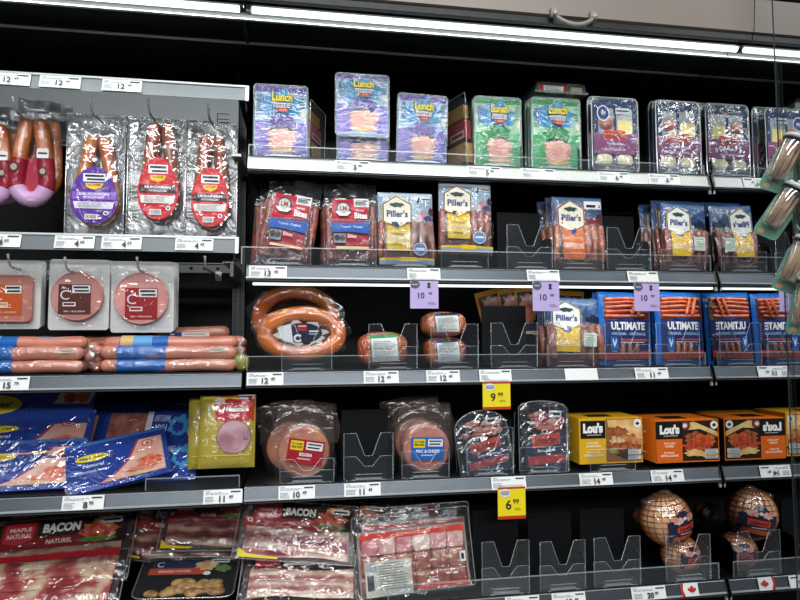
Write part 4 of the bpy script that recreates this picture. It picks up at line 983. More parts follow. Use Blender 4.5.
# ------------------------------------------------------------------ right bay, lowest shelf
BAC = lambda sd: bacon_mat(sd)
def bacon_mat(c1='#94424a', c2='#c27c78', c3='#ecd0bc', sc=7, dist=9, dirn='Z'):
    k = ('bacon', c1, c2, c3, sc, dist, dirn)
    if k in MC: return MC[k]
    m, nt, b = base('bacon'); N = nt.nodes.new; L = nt.links.new
    tc = N('ShaderNodeTexCoord'); wv = N('ShaderNodeTexWave'); wv.bands_direction = dirn; wv.inputs['Scale'].default_value = sc; wv.inputs['Distortion'].default_value = dist; wv.inputs['Detail'].default_value = 3; wv.inputs['Detail Scale'].default_value = 1.2
    n = N('ShaderNodeTexNoise'); n.inputs['Scale'].default_value = 28; n.inputs['Detail'].default_value = 4
    ad = N('ShaderNodeMath'); ad.operation = 'ADD'; ml = N('ShaderNodeMath'); ml.operation = 'MULTIPLY'; ml.inputs[1].default_value = .34
    sb = N('ShaderNodeMath'); sb.operation = 'MULTIPLY'; sb.inputs[1].default_value = .85
    L(tc.outputs['Object'], wv.inputs['Vector']); L(tc.outputs['Object'], n.inputs['Vector'])
    L(wv.outputs['Fac'], ml.inputs[0]); L(n.outputs['Fac'], sb.inputs[0]); L(ml.outputs[0], ad.inputs[0]); L(sb.outputs[0], ad.inputs[1])
    cr = N('ShaderNodeValToRGB'); e = cr.color_ramp.elements; e[0].position = .40; e[0].color = srgb(c1); e[1].position = .80; e[1].color = srgb(c3)
    x = e.new(.60); x.color = srgb(c2)
    L(ad.outputs[0], cr.inputs[0]); L(cr.outputs[0], b.inputs['Base Color']); b.inputs['Roughness'].default_value = .35
    bp = N('ShaderNodeBump'); bp.inputs['Strength'].default_value = .5; bp.inputs['Distance'].default_value = .003; L(wv.outputs['Fac'], bp.inputs['Height']); L(bp.outputs[0], b.inputs['Normal'])
    b.inputs['Coat Weight'].default_value = .4; b.inputs['Coat Roughness'].default_value = .12
    MC[k] = m; return m
def bacon_pack(pos, w, h, tilt, roll, label, style=0, yaw=0, group='bacon packs piled on the lowest shelf'):
    t = thing('bacon_pack', label, 'bacon', pos, tilt, roll, yaw, group)
    S = pillow(w, h, .012, 5, .002, pos[0]*100)
    mb = bag_mesh(w*1.0, h, lambda x, z: .001, clear('#ffffff', .12, .10, .2, .5, 30, '#b0a8a4'), 4, 4, back=False)
    mb.grid(lambda a, b: ((.5-a)*w, .003, b*h), 2, 2, plain('#3a2a28', .4)); mb.build('backing', t)
    bm_ = bacon_mat() if style == 0 else bacon_mat('#b86a64', '#d9a596', '#f4e2cc', 12, 4, 'Z') if style == 1 else bacon_mat('#9c3038', '#c05c5c', '#eccfae', 2.5, 14, 'X') if style == 2 else bacon_mat('#6a2c30', '#9a5a54', '#c8a48c', 9, 5)
    # slices: overlapping wavy strips, each a small ridge
    mb = MB(); n = 5; R = random.Random(int(abs(pos[0])*1000)+style)
    top = .54 if style != 2 else .86
    if style == 1: top = .66
    for i in range(n):
        z0 = h*(.05+(top-.05)*i/n); zz = h*(top-.05)/n*1.5; ph = R.uniform(0, 6)
        def f(a, b, z0=z0, zz=zz, ph=ph, i=i):
            x = (a-.5)*w*.90; z = z0+b*zz+.003*sin(a*7+ph); env = 1-abs(2*a-1)**6
            return (x, -.006-(.006*sin(pi*min(b+.35, 1)))*env-.0004*(n-i), z)
        mb.grid(f, 18, 4, bm_)
    mb.build('bacon_slices', t)
    Rm = ink('#8a1c22', .2, .6) if style == 3 else ink('#b3222a', .2, .6); Km = ink('#2a1c1a', .2, .6)
    if style in (0, 3):
        A = [('r', .03, .06, .97, .46, Km), ('r', .03, .30, .86, .46, Rm), ('p', [(.10, .04), (.34, .02), (.34, .34), (.22, .43), (.10, .36)], Rm), ('p', [(.12, .07), (.32, .05), (.32, .32), (.22, .39), (.12, .34)], ink('#c8343a')), ('t', 'MAPLE', .15, .13, .30, .19, ink('#f2e2dc'), {'bold': .03}), ('t', 'NATURAL', .14, .22, .31, .29, ink('#f2e2dc'), {'bold': .03}),
             ('t', 'BACON', .38, .10, .64, .24, ink('#f6f2ec'), {'bold': .05}), ('t', 'NATUREL', .42, .34, .60, .41, ink('#f2d8cc'), {'bold': .03}), ('b', .78, .26, .13, .15, food('#b02c24', '#e07a5a', 60)), ('b', .78, .40, .14, .035, ink('#4c8a34')), ('b', .84, .10, .10, .045, ink('#f0a860')), ('rr', .78, .08, .94, .17, .02, ink('#dcdcd8')), ('r', .80, .11, .92, .14, ink('#2a2c30')),
             ('p', [(.02, .84), (.10, .93), (.36, .965), (.36, .995), (.02, .99)], ink('#e8cf2c')), ('e', .08, .36, .022, .035, ink('#f4f0ec')), ('e', .08, .36, .012, .02, ink('#20201e'))]
    elif style == 1:
        A = [('r', .06, .03, .95, .26, Km), ('p', [(.08, .02), (.30, .0), (.30, .22), (.10, .26)], ink('#c8343a')), ('t', 'MAPLE', .12, .07, .27, .12, ink('#f2e2dc'), {'bold': .03}), ('t', 'BACON', .36, .04, .62, .12, ink('#f6f2ec'), {'bold': .05}), ('r', .34, .16, .60, .21, ink('#e8dcd4')), ('b', .78, .12, .13, .09, ink('#e89a50')), ('rr', .72, .05, .90, .15, .02, ink('#ecece6'))]
    else:
        A = [('r', .03, .01, .97, .12, Rm)]
    art(t, 'label', A, w, h, y=-.0145)
    fm = clear('#ffffff', .05, .19, .10, 1.0, 24, '#d8d0cc')
    mb = MB(); mb.grid(lambda a, b: ((a-.5)*w*1.06, -.0015-.0155*min(1, 6*(.5-abs(a-.5)))**.5*min(1, 6*(.5-abs(b-.5)))**.5-.002*mnoise.noise(Vector((a*9, b*7, pos[0]*9))), b*h*1.04-.02*h), 22, 16, fm); mb.build('film', t)
    rimtube(t, 'rim', w*1.06, h*1.03, .04, .0013, clear('#fff', .4, .2, .1, 0, 1, '#c8c8c4'), y=-.001)
    return t
def pos(px, py, Y):
    p = at(px, py, Y); fl = zs('C5' if px > 245 else 'L5')+.003 if py > 500 else zs('L4')+.003
    return (p.x, p.y, max(p.z, fl))
W5 = lambda a, b, Y, py=560: wid(a, b, py, Y)
bacon_pack(pos(300, 612, .030), W5(243, 360, .05), .105, 48, 4, 'bacon pack with pale streaky slices, lowest in the front of the right bay', 1)
bacon_pack(pos(298, 600, .075), W5(243, 354, .09), .120, 42, 3, 'bacon pack mostly hidden under the one with the clear BACON lettering', 0)
bacon_pack(pos(294, 562, .080), W5(240, 356, .10, 520), .138, 30, 7, 'bacon pack with bright white BACON lettering at the front of the right bay', 0)
bacon_pack(pos(330, 548, .150), W5(262, 374, .17, 520), .12, 33, 8, 'bacon pack behind the lettered one, only its yellow and dark corner showing', 0)
bacon_pack(pos(356, 572, .16), W5(312, 400, .2, 520), .16, 35, 4, 'bacon pack squeezed between the front bacon and the cubed meat pack', 3)
# label-side-up packs behind
def back_pack(p_, w, h, tilt, roll, label):
    t = thing('bacon_pack', label, 'bacon', p_, tilt, roll, 0, 'packs with pale label lying at the back')
    S = pillow(w, h, .012, 4, .002, 3); bag_mesh(w, h, S, food('#7a3a36', '#b87a70', 30), 10, 8).build('slices', t)
    art(t, 'label', [('r', .02, .25, .98, .50, ink('#8a1c1e')), ('r', .48, .15, .88, .62, ink('#b8b8b0')), ('b', .2, .12, .10, .1, ink('#d8c02c'))] + lines(.50, .18, .86, .58, 5, ink('#5a5c58'), 5, .4), w, h, S=lambda x, z: S(x, z)-.001, maxe=.03)
    mb = MB(); mb.grid(lambda a, b: ((a-.5)*w*1.06, S((a-.5)*w, b*h)-.0035, b*h*1.04), 12, 8, FILM2()); mb.build('film', t)
    return t
back_pack(pos(393, 528, .20), W5(345, 438, .2, 510), .105, 55, -5, 'film wrapped pack with grey label, upper of two behind the cubed meat')
back_pack(pos(400, 540, .14), W5(352, 444, .14, 520), .11, 55, -4, 'film wrapped pack with grey label, lower of two behind the cubed meat')
# cubed meat pack
Y = .030; w = W5(360, 470, Y); t = thing('cubed_meat_pack', 'large film wrapped pack of cubed meat with red band and white label', 'meat pack', pos(417, 592, Y), 12, -3)
h = hgt(419, 521, 592, Y)/cos(radians(12))
mb = MB(); mb.box(-w*.5, .002, 0, w*.5, .024, h*.86, plain('#b09a90', .4)); mb.build('tray', t)
R = random.Random(4)
pk = [food('#c86a72', '#e09a9c', 40, .3), food('#d8848a', '#f0c8bc', 30, .3), food('#e8cdb8', '#f4e4d4', 30, .3)]; br = [food('#8e4a3c', '#b87862', 40, .3), food('#9a5a4a', '#c48c74', 40, .3)]
mb = MB()
for r_ in range(3):
    for c_ in range(6):
        x = (-.40+.158*c_)*w; z = h*(.66-.25*r_); m_ = (pk[R.randrange(3)] if r_ == 0 else br[R.randrange(2)])
        mb.ellipsoid((x, -.001, z), (w*.080, .012, h*.125), m_, 14, 10, .10, .32)
mb.box(-w*.48, -.003, h*.03, w*.48, .004, h*.82, plain('#7c3c30', .4))
mb.build('meat_cubes', t)
rd = ink('#e0402c', .2, .7)
art(t, 'label', [('rr', .02, .16, .97, .245, .02, rd), ('t', 'STEWING CUBES', .34, .18, .66, .22, ink('#f2b4a0'), {'bold': .02}), ('r', .50, .90, .97, .955, rd), ('r', .045, .535, .46, .985, ink('#cfd0c4')), ('r', .05, .54, .15, .66, ink('#a8b0b4')), ('r', .91, .52, .965, .66, ink('#e8e8e4')), ('r', .925, .55, .95, .63, ink('#2a2a2c')), ('r', .06, .70, .12, .90, ink('#4a4c50'))] + lines(.17, .56, .44, .92, 11, ink('#6a6e68'), 3, .35), w, h, y=-.0145)
mb = MB(); mb.grid(lambda a, b: ((a-.5)*w*1.09, -.016*min(1, 7*(.5-abs(a-.5)))**.5-.0012-.0018*mnoise.noise(Vector((a*9, b*9, 2))), b*h*1.08-.02*h), 22, 20, clear('#ffffff', .06, .21, .10, 1.0, 30)); mb.build('film', t)
rimtube(t, 'rim', w*1.09, h*1.07, .03, .0013, clear('#fff', .4, .2, .1, 0, 1, '#c8c8c4'), y=-.001)
t2 = clone(t, (.010, .048, .002), 'film wrapped cubed meat pack right behind the large front one', droll=1.5)
t['group'] = t2['group'] = 'cubed meat packs'

# netted hams -----------------------------------------------------------
def netted_ham(cx, cy, rpx, Y, label, roll=0, lab=(0, -.1), sq=1.05, tip=True, zc=None):
    c = at(cx, cy, Y); r = rpx/FPX*(Y-CAM.y)*1.12; rz = r*sq
    zb = (c.z-rz) if zc is None else zc
    t = thing('netted_ham', label, 'ham', (c.x, Y, zb), 0, roll, 0, 'netted hams on the lowest shelf')
    hm = food('#d8905c', '#f4cfa4', 18, .3, None, .3, .35, .65, .7)
    mb = MB(); mb.ellipsoid((0, 0, rz), (r, r*.85, rz), hm, 30, 20, .04); mb.build('ham', t)
    net = plain('#9a5526', .45); mb = MB()
    for i in range(20):
        a = 2*pi*i/20; P = []
        for j in range(17):
            ph = -pi/2*.94+pi*.94*j/16; bl = 1.022-.015*cos(j*2*pi)
            P.append((r*bl*cos(ph)*cos(a), r*.85*bl*cos(ph)*sin(a), rz+rz*bl*sin(ph)))
        mb.tube(P,   .0013, net, 5)
    for j in range(1, 15):
        ph = -pi/2+pi*j/15; P = [(r*1.022*cos(ph)*cos(2*pi*i/40), r*.85*1.022*cos(ph)*sin(2*pi*i/40), rz+rz*1.022*sin(ph)+.0015*sin(i*pi)) for i in range(40)]
        mb.tube(P,   .0013, net, 5, closed=True)
    mb.build('net', t)
    mb = MB(); mb.ellipsoid((0, 0, rz), (r*1.05, r*.90, rz*1.05), clear('#ffffff', .02, .17, .08, 1.0, 26), 26, 16, .05)
    if tip: mb.ellipsoid((-r*.5, 0, rz*1.75), (r*.45, r*.3, rz*.22), clear('#ffffff', .18, .3, .1, 1.0, 60), 14, 8, .3); mb.ellipsoid((r*.1, 0, rz*2.0), (r*.25, r*.2, rz*.12), clear('#ffffff', .3, .3, .1, 1.0, 60), 12, 8, .3)
    mb.build('film', t)
    W, H = r*1.5, rz*1.3; ox, oz = lab[0]*r, rz*(1+lab[1])-H/2
    def S(x, z):
        X, Z = (x+ox)/(r*1.06), (z+oz-rz)/(rz*1.06); return -r*.91*sqrt(max(1-X*X-Z*Z, .02))-.001
    A = [('p', [(.05, .30), (.25, .22), (.40, .02), (.62, .02), (.75, .20), (.97, .25), (.95, .92), (.5, .99), (.08, .90)], ink('#1c2036')), ('b', .35, .26, .16, .10, food('#c88078', '#e8b8a8', 60)), ('b', .74, .22, .14, .10, food('#c88078', '#e8b8a8', 60)), ('e', .54, .22, .05, .05, ink('#d8d4cc')), ('p', [(.28, .44), (.84, .38), (.84, .56), (.28, .62)], ink('#c8402c')), ('t', 'Schneiders', .34, .44, .78, .56, ink('#4a1412'), {'bold': .02, 'rot': -4}), ('r', .36, .64, .74, .67, ink('#c8ccd4')), ('p', [(.18, .74), (.90, .68), (.90, .82), (.18, .90)], ink('#c8502c'))]
    o = art(t, 'label', A, W, H, S=S, maxe=.010); o.location = (ox, 0, oz)
    return t
netted_ham(679, 554, 18, .055, 'netted ham lower one, behind the clear stop', 4, (.15, 0), .98, False)
netted_ham(668, 518, 23.5, .050, 'netted ham sitting on top of another, right of the empty trays', -6, (.22, -.16), 1.02)
# a ham lying behind
p = at(714, 519, .16); p = Vector((min(p.x, 1.13), .22, p.z-.02))
t = thing('cut_ham', 'small cut ham with pale pink face, behind and left of the netted hams', 'ham', (1.112, .19, EZ-.548))
mb = MB(); mb.ellipsoid((0, 0, .03), (.040, .04, .028), food('#b8705c', '#d89a80', 30), 20, 12, .1); mb.build('ham', t)
mb = MB(); mb.ellipsoid((.002, -.030, .034), (.037, .016, .026), food('#f0bcb4', '#fae0d8', 30), 16, 10, .15); mb.build('cut_face', t)

# ------------------------------------------------------------------ left bay
HOOKM = plain('#b9bcbc', .28, .6)
def hook(px, py, label, Yt=.012, Yb=.195, zb=None):
    p = at(px, py, Yt); t = thing('peg_hook', label, 'hook', (p.x, Yt, p.z), group='metal hooks of the left bay')
    L = Yb-Yt; zl = -.022 if zb is None else zb-p.z
    mb = MB(); mb.tube([(0, 0, 0), (0, .004, -.010), (0, .012, -.022), (0, .03, -.026), (0, .08, -.024), (0, L-.002, -.022)], .0026, HOOKM, 8)
    mb.build('wire', t); mb = MB(); mb.ellipsoid((0, 0, 0), (.0036, .0036, .0036), plain('#e0e2e2', .25, .4), 10, 8); mb.build('tip', t)
    mb = MB(); mb.box(-.008, L-.002, -.035, .008, L+.001, -.010, HOOKM); mb.build('clip', t)
    return p
hooks = [(13, 98, 'metal hook holding the loose sausage loop with the dark red label'), (90, 99, 'metal hook holding the looped sausage with the purple label'), (148, 100, 'metal hook holding the first red-labelled sausage loop'), (208, 104, 'metal hook holding the rightmost red-labelled sausage loop')]
for a, b, l in hooks: hook(a, b, l)
for a, b, l in ((8, 255, 'metal hook of the square loaf pack'), (65, 258, 'metal hook of the round bologna with brown label'), (137, 258, 'metal hook of the round bologna with red label'), (205, 257, 'metal hook with nothing on it, right of the carded bologna')): hook(a, b, l, .015, .247)
def loop_path(w, h, n=36, top=.10, rr=.0):
    P = []
    for i in range(n+1):
        s = i/n
        a = -pi*.5-(s-.5)*2*pi*.86
        x = sin((s-.5)*2*pi*.93)
        # teardrop: two strands meeting at the top
        u = s*2-1
        X = w/2*(sin(pi*min(abs(u)*1.0, 1))**.75 if False else 0)
        P.append(None)
    P = []
    for i in range(n+1):
        u = -1+2*i/n; q = abs(u); sg = 1 if u > 0 else -1
        if q > .36:
            k = (q-.36)/.64; X = w/2*(1-k)**.62*(1-.0*k)+.010*k; Z = h*(.24+.74*k)
            X = rr*.97+(w/2-rr*.97)*(1-k**1.25)
        else:
            a = q/.36*pi/2; X = w/2*sin(a); Z = h*.24-h*.235*cos(a)
        P.append((sg*X, 0, Z))
    return P
def loop_pack(pl, pr, pt, pb, Y, label, col, lab, sw, sx0, sx1, st, sb, brown=False, lay=0):
    """hanging vacuum pack with a sausage bent into a loop"""
    c = (pl+pr)/2; w = wid(pl, pr, 150, Y); h = hgt(c, pt, pb, Y); b = at(c, pb, Y)
    t = thing('hanging_sausage_pack', label, 'sausage pack', (b.x, Y, b.z), group='looped sausages hanging in vacuum packs')
    s0 = wid(c, sx0, 170, Y) if sx0 > c else -wid(sx0, c, 170, Y); s1 = wid(c, sx1, 170, Y); zb_ = hgt(c, sb, pb, Y); sh = hgt(c, st, sb, Y)
    sw_ = s1-s0; sc = (s0+s1)/2; r = sw
    sm = food('#8e3f22', '#b8623a', 22, .25, None, .6, .35, .65, .8) if brown else food('#b9561f', '#dc8b46', 22, .25, None, .5, .35, .65, .8)
    P = [(x+sc, -.006, z+zb_+r) for x, _, z in loop_path(sw_-2*r, sh-2*r, rr=r)]
    mb = MB(); n = len(P)
    mb.capsule(P, r, sm, 12, .12); mb.build('sausage', t)
    mb = MB(); mb.grid(lambda a, bb: ((.5-a)*w, .012, bb*h), 4, 4, clear('#f6f8fa', .42, .18, .2, .7, 11, '#8d9395')); mb.build('back_film', t)
    def Fy(x, z):
        # film draped over the sausage
        d = min(((x-p[0])**2+(z-p[2])**2) for p in P[::2])**.5
        return -.006-(r*1.10)*max(0, 1-(d/(r*2.1))**2)**.6 if d < r*2.1 else -.006
    mb = MB(); mb.grid(lambda a, bb: ((a-.5)*w, Fy((a-.5)*w, bb*h)-.0025-.004*mnoise.noise(Vector((a*11, bb*17, pl))) if .03 < a < .97 and .02 < bb < .97 else .010, bb*h), 30, 44, clear('#ffffff', .06, .26, .12, .7, 11, '#cdd2d2', (1.6, 1, .8))); mb.build('film', t)
    rimtube(t, 'rim', w, h, .02, .0011, clear('#fff', .4, .3, .1, 0, 1, '#c8ccd0'), y=.006)
    # egg shaped label across the lower loop
    LW = sw_*.98; LH = sh*lab[4]; A = []
    egg = [(.5+.5*sin(2*pi*i/30)*(1-.16*cos(2*pi*i/30)), .5-.5*cos(2*pi*i/30)) for i in range(30)]; egg = egg[::-1]
    main, band, wht = lab[:3]
    A = [('p', egg, ink(main, .2, .6)), ('r', .26, .13, .74, .27, ink('#e8e8ea')), ('r', .30, .15, .70, .19, ink('#24262c')), ('r', .34, .215, .72, .25, ink('#24262c')), ('p', [(.30, .30), (.70, .30), (.66, .37), (.50, .41), (.34, .37)], ink('#efc22c')), ('t', 'NO NAME', .36, .31, .64, .345, ink('#6a4c10'), {'bold': .03}),
         ('r', .04, .45, .96, .58, ink(band)), ('t', lab[3][0], .18, .465, .82, .51, ink('#f0ecf0'), {'bold': .03}), ('t', lab[3][1], .28, .525, .72, .56, ink('#f0ecf0'), {'bold': .02}), ('p', [(.06, .62), (.94, .62), (.90, .74), (.10, .74)], ink(wht))] + lines(.16, .635, .86, .73, 4, ink('#8c8c94'), 5, .35) + \
        [('r', .32, .84, .60, .93, ink('#eceae8')), ('e', .77, .82, .06, .035, ink('#f0f0f0')), ('e', .77, .82, .035, .02, ink('#20222a')), ('t', '300 g', .56, .775, .68, .80, ink('#f0f0f0'))] + [('r', .34+.02*i, .85, .348+.02*i, .915, ink('#2c2c30')) for i in range(12)]
    o = art(t, 'label', A, LW, LH, y=-.006-r*1.28); o.location = (sc, 0, zb_+r*.40)
    return t
GLP = [('#5b2f96', '#8a5fc0', '#ddd6e6', ('SAUCISSON', 'POLONAIS')), ('#c9202c', '#3a1518', '#e6dede', ('HUNGARIAN', 'HONGROIS')), ('#c9202c', '#2c1216', '#e6dede', ('UKRAINIAN', 'KOLBASSA'))]
loop_pack(63.5, 122, 113, 234.5, .075, 'hanging looped sausage with a purple egg-shaped label', '', GLP[0]+(.60,), .0152, 73, 120, 134, 228)
loop_pack(125.5, 183, 117, 235.5, .075, 'hanging looped brown sausage with red label, left one of the red pair', '', GLP[1]+(.60,), .0156, 139, 179.5, 121, 224, True)
loop_pack(184.5, 236, 123, 236.5, .075, 'hanging looped brown sausage with red label, rightmost', '', GLP[2]+(.60,), .0150, 192, 230, 134, 231, True)
loop_pack(70, 127, 114, 233, .125, 'hanging looped sausage directly behind the purple-labelled one', '', GLP[0]+(.60,), .0150, 80, 122, 137, 226)
loop_pack(130, 186, 118, 234, .125, 'hanging looped sausage directly behind the left red-labelled one', '', GLP[1]+(.60,), .0150, 142, 184, 124, 222, True)
# loose loops with dark red label at the far left
def horseshoe(cx, pt, pb, wpx, Y, label, roll=0, lab=True):
    b = at(cx, pb, Y); w = wid(cx-wpx/2, cx+wpx/2, 150, Y); h = hgt(cx, pt, pb, Y)
    t = thing('horseshoe_sausage', label, 'sausage', (b.x, Y, b.z), 0, roll, 0, 'horseshoe sausages in tight film at the far left')
    r = w*.165; P = [(x, 0, z) for x, y_, z in loop_path(w-2*r, h-2*r-.01, rr=r)]
    P = [((1 if x > 0 else -1)*max(abs(x), r*.95) if z > h*.4 else x, 0, z+r) for x, _, z in P]
    mb = MB(); mb.capsule(P, r, food('#b4521c', '#dd8840', 22, .25, None, .4, .35, .65, .8), 14, .06); mb.build('sausage', t)
    mb = MB(); mb.capsule(P, r*1.06, clear('#ffffff', .02, .22, .08, 1.0, 50), 14, .02); 
    mb.grid(lambda a, bb: ((a-.5)*w*.9*(1-.35*bb), -.004+.012*sin(a*7+bb*4)*bb, h*.93+bb*h*.18), 10, 6, clear('#ffffff', .22, .4, .1, 1.0, 40)); mb.build('film', t)
    mb = MB(); mb.grid(lambda a, bb: ((a-.42)*w*.95, .01+.01*sin(a*6), h*1.04+bb*h*.14-a*.012), 8, 4, clear('#d0d4d8', .5, .1, .3, 0, 1, '#303236')); mb.build('header', t)
    if lab:
        q = [p for p in P if p[2] < h*.52]; mb = MB(); mb.tube(q, r*1.09, ink('#8c1c2e', .2, .5), 14, cap=False)
        q2 = [p for p in P if p[2] < h*.22+r*.2]; mb.tube(q2, r*1.12, ink('#c8a0c8', .2, .5), 14, cap=False); mb.prism([(-w*.25, h*.16), (w*.25, h*.16), (w*.25, h*.52), (-w*.25, h*.52)], r*.2, r*.25, ink('#a83048', .2, .4)); mb.build('label', t)
        art(t, 'print', [('rr', .66, .40, .92, .50, .02, ink('#e4e0e0')), ('r', .69, .44, .89, .46, ink('#2a2426')), ('e', .18, .60, .10, .055, ink('#3a2c2a')), ('e', .18, .60, .07, .035, ink('#a89888')), ('e', .80, .64, .09, .05, ink('#3a2c2a')), ('e', .80, .64, .06, .03, ink('#a89888')), ('t', '600 g', .50, .93, .66, .96, ink('#e8d0d8'), {'bold': .02})], w, h, y=-r*1.16)
    return t
horseshoe(31, 113, 207, 46, .085, 'horseshoe sausage with dark red and pale purple wrap hanging at the far left')
horseshoe(40, 114, 200, 40, .135, 'horseshoe sausage behind the dark red wrapped one, its strand showing on the right', 4, False)
horseshoe(-9, 118, 206, 44, .085, 'horseshoe sausage cut off by the left edge of the frame, in front')
horseshoe(2, 126, 204, 44, .150, 'horseshoe sausage behind the one cut off by the left frame edge', 2)
# carded bologna ---------------------------------------------------------
CARD = clear('#ffffff', .72, .10, .25, .2, 30, '#e4e6e4')
def carded(pl, pr, pt, pb, Y, label, style, front=True):
    c = (pl+pr)/2; w = wid(pl, pr, 300, Y); h = hgt(c, pt, pb, Y); b = at(c, pb, Y)
    t = thing('carded_bologna', label, 'bologna', (b.x, Y, b.z), group='bologna slices on white cards hanging from hooks')
    mb = MB(); mb.prism([((u-.5)*w, (1-v)*h) for u, v in outline(('rr', 0, 0, 1, 1, .05, None))], .0, .0025, CARD); mb.build('card', t)
    if not front: return t
    mb = MB()
    if style == 'square': P = [((u-.5)*w*.95-.012, (1-v)*h*.66+h*.11) for u, v in outline(('rr', 0, 0, 1, 1, .10, None))]
    else: P = [(cos(2*pi*i/40)*w*.418, h*.475+sin(2*pi*i/40)*w*.418) for i in range(40)]
    sm = food('#c07a6e', '#e0a878', 70, .3, None, .15, .55, .66) if style == 'square' else food('#bc7a70', '#cc8d82', 18, .35, None, .1) if style == 'brown' else food('#cf8580', '#e09c94', 18, .35, None, .1)
    mb.prism(P, -.014, 0, sm); mb.tube([(p[0], -.013, p[1]) for p in P], .0022, sm, 6, closed=True); mb.build('meat_slices', t)
    main = {'square': '#c8561c', 'brown': '#5a2a22', 'red': '#9c1f28'}[style]
    u0, u1, v0, v1 = (.20, .73, .36, .78) if style != 'square' else (.16, .70, .36, .80)
    if style == 'red': u0, u1, v0, v1 = .25, .76, .38, .82
    X = lambda a: u0+(u1-u0)*a; V = lambda a: v0+(v1-v0)*a
    A = [('r', u0, v0, u1, v1, ink(main, .3, .3)), ('rr', X(.42), V(.03), X(.98), V(.29), .01, ink('#dfe0e2')), ('r', X(.46), V(.07), X(.92), V(.14), ink('#2a2c34')), ('r', X(.50), V(.19), X(.94), V(.25), ink('#2a2c34')),
         ('t', 'C', X(.06), V(.20), X(.34), V(.52), ink('#e4d8d8'), {'bold': .0}), ('r', X(.14), V(.60), X(.54), V(.74), ink('#e8e0dc')), ('r', X(.17), V(.63), X(.50), V(.70), ink(main)), ('t', '500 g  BOLOGNA', X(.18), V(.88), X(.84), V(.95), ink('#e8cfc8'), {'bold': .02})]
    if style == 'square': A += lines(X(0), V(.58), X(.7), V(.82), 3, ink('#f0c8a0'), 4, .4)
    art(t, 'label', A, w, h, y=-.0155)
    mb = MB(); mb.grid(lambda a, bb: ((a-.5)*w*.92, -.0175-.001*mnoise.noise(Vector((a*7, bb*7, pl))), h*.06+bb*h*.78), 8, 8, clear('#ffffff', .02, .10, .08, .4, 20)); mb.build('film', t)
    return t
CG = [(-14, 40, 260.5, 329, 'square', 'square loaf slices with orange label on a white card, left edge of the frame'), (48, 108.5, 259.5, 330, 'brown', 'round bologna on a white card with dark brown label'), (110.5, 173.5, 261.5, 332.5, 'red', 'round bologna on a white card with bright red label')]
for a, b, c_, d, st, lb in CG:
    carded(a, b, c_, d, .075, lb, st)
    for i in range(2): carded(a+2.2*(i+1), b+2.2*(i+1), c_+.6, d-1.2*(i+1), .075+.034*(i+1), ('white card second' if i == 0 else 'white card third')+' in the row behind the '+{'square': 'square loaf', 'brown': 'brown-labelled bologna', 'red': 'red-labelled bologna'}[st], st, False)

# long wieners -------------------------------------------------------------
WN = food('#c4715a', '#dd9880', 14, .3, None, .15, .3, .7, .6)
def wiener_pack(xl, xr, band, Y, z0, label, sticker=True, gr='long wieners in clear packs with blue bands', twist=True):
    t = thing('wiener_pack', label, 'wieners', ((xl+xr)/2, Y, z0), group=gr); L = xr-xl; r = .0155
    rows = [(0, r), (0, r*2.95), (.034, r), (.034, r*2.95), (.022, r*4.35), (.052, r*4.2)]
    for i, (dy, z) in enumerate(rows):
        mb = MB(); x0, x1 = -L/2+r, L/2-r; P = [(x0+(x1-x0)*s/8, dy+.001*sin(s+i), z+(.0012*sin(s*1.3+i))) for s in range(9)]
        mb.capsule(P, r*.98, WN, 12, .03); o = mb.build('wiener', t)
    bm = ink('#1c66b8', .15, .5); mb = MB(); b0, b1 = band
    for dy, z in rows:
        mb.tube([(b0, dy, z), ((b0+b1)/2, dy, z), (b1, dy, z)], r*1.04, bm, 16, cap=False)
    mb.box(b0, .002, r*.2, b1, .036, r*3.7, bm); mb.build('band', t)
    mb = MB(); mb.tube([(b0+.012, .0215, r*4.35), (b1-.035, .0215, r*4.35)], r*1.09, ink('#6aa8dc'), 16, cap=False); mb.tube([(b0+.002, .0215, r*4.35), (b0+.03, .0215, r*4.35)], r*1.11, ink('#e0b878'), 16, cap=False); mb.build('band_print', host(t, ('band',)))
    mb = MB()
    for dy, z in rows[:2]: 
        P = [(-L/2+L*s/12, dy-.001, z) for s in range(13)]; mb.tube(P, [r*(1.05+.03*sin(s*2.2)) if 0 < s < 12 else r*.6 for s in range(13)], clear('#ffffff', .02, .20, .08, 1.0, 40), 14)
    mb.build('film', t)
    if sticker:
        o = art(t, 'sticker', [('p', [(0, .3), (1, 0), (1, .8), (.06, 1)], ink('#d8d0c8')), ('r', .06, .35, .95, .45, ink('#3a3038')), ('r', .2, .60, .8, .7, ink('#6a5a58'))], .036, .012, y=0); o.location = (L*.36, -r*1.12, r*2.9)
    return t
z3 = zs('L3')+.0015; xA = at(-30, 360, .02).x; xB = at(90, 360, .02).x; xC = at(99, 360, .02).x; xD = at(236, 360, .02).x
bb = at(13, 360, .02).x; wiener_pack(xA, at(83, 360, .02).x, (xA+.01-(xA+at(83, 360, .02).x)/2, bb-(xA+at(83, 360, .02).x)/2), .028, z3, 'pack of long wieners with blue band at the left frame edge')
mC = (xC+xD)/2; wiener_pack(xC, xD, (at(117, 360, .02).x-mC, at(166, 360, .02).x-mC), .028, z3, 'pack of long wieners with blue band at the front right of the shelf')
wiener_pack(xA+.06, xB+.045, (-.12, -.02), .115, z3, 'pack of long wieners behind the left front one')
wiener_pack(xC+.035, xD+.012, (-.08, .01), .115, z3, 'pack of long wieners behind the right front one')
wiener_pack(xC-.10, xD-.12, (-.14, .02), .195, z3, 'pack of long wieners rearmost in the middle of the shelf', False)
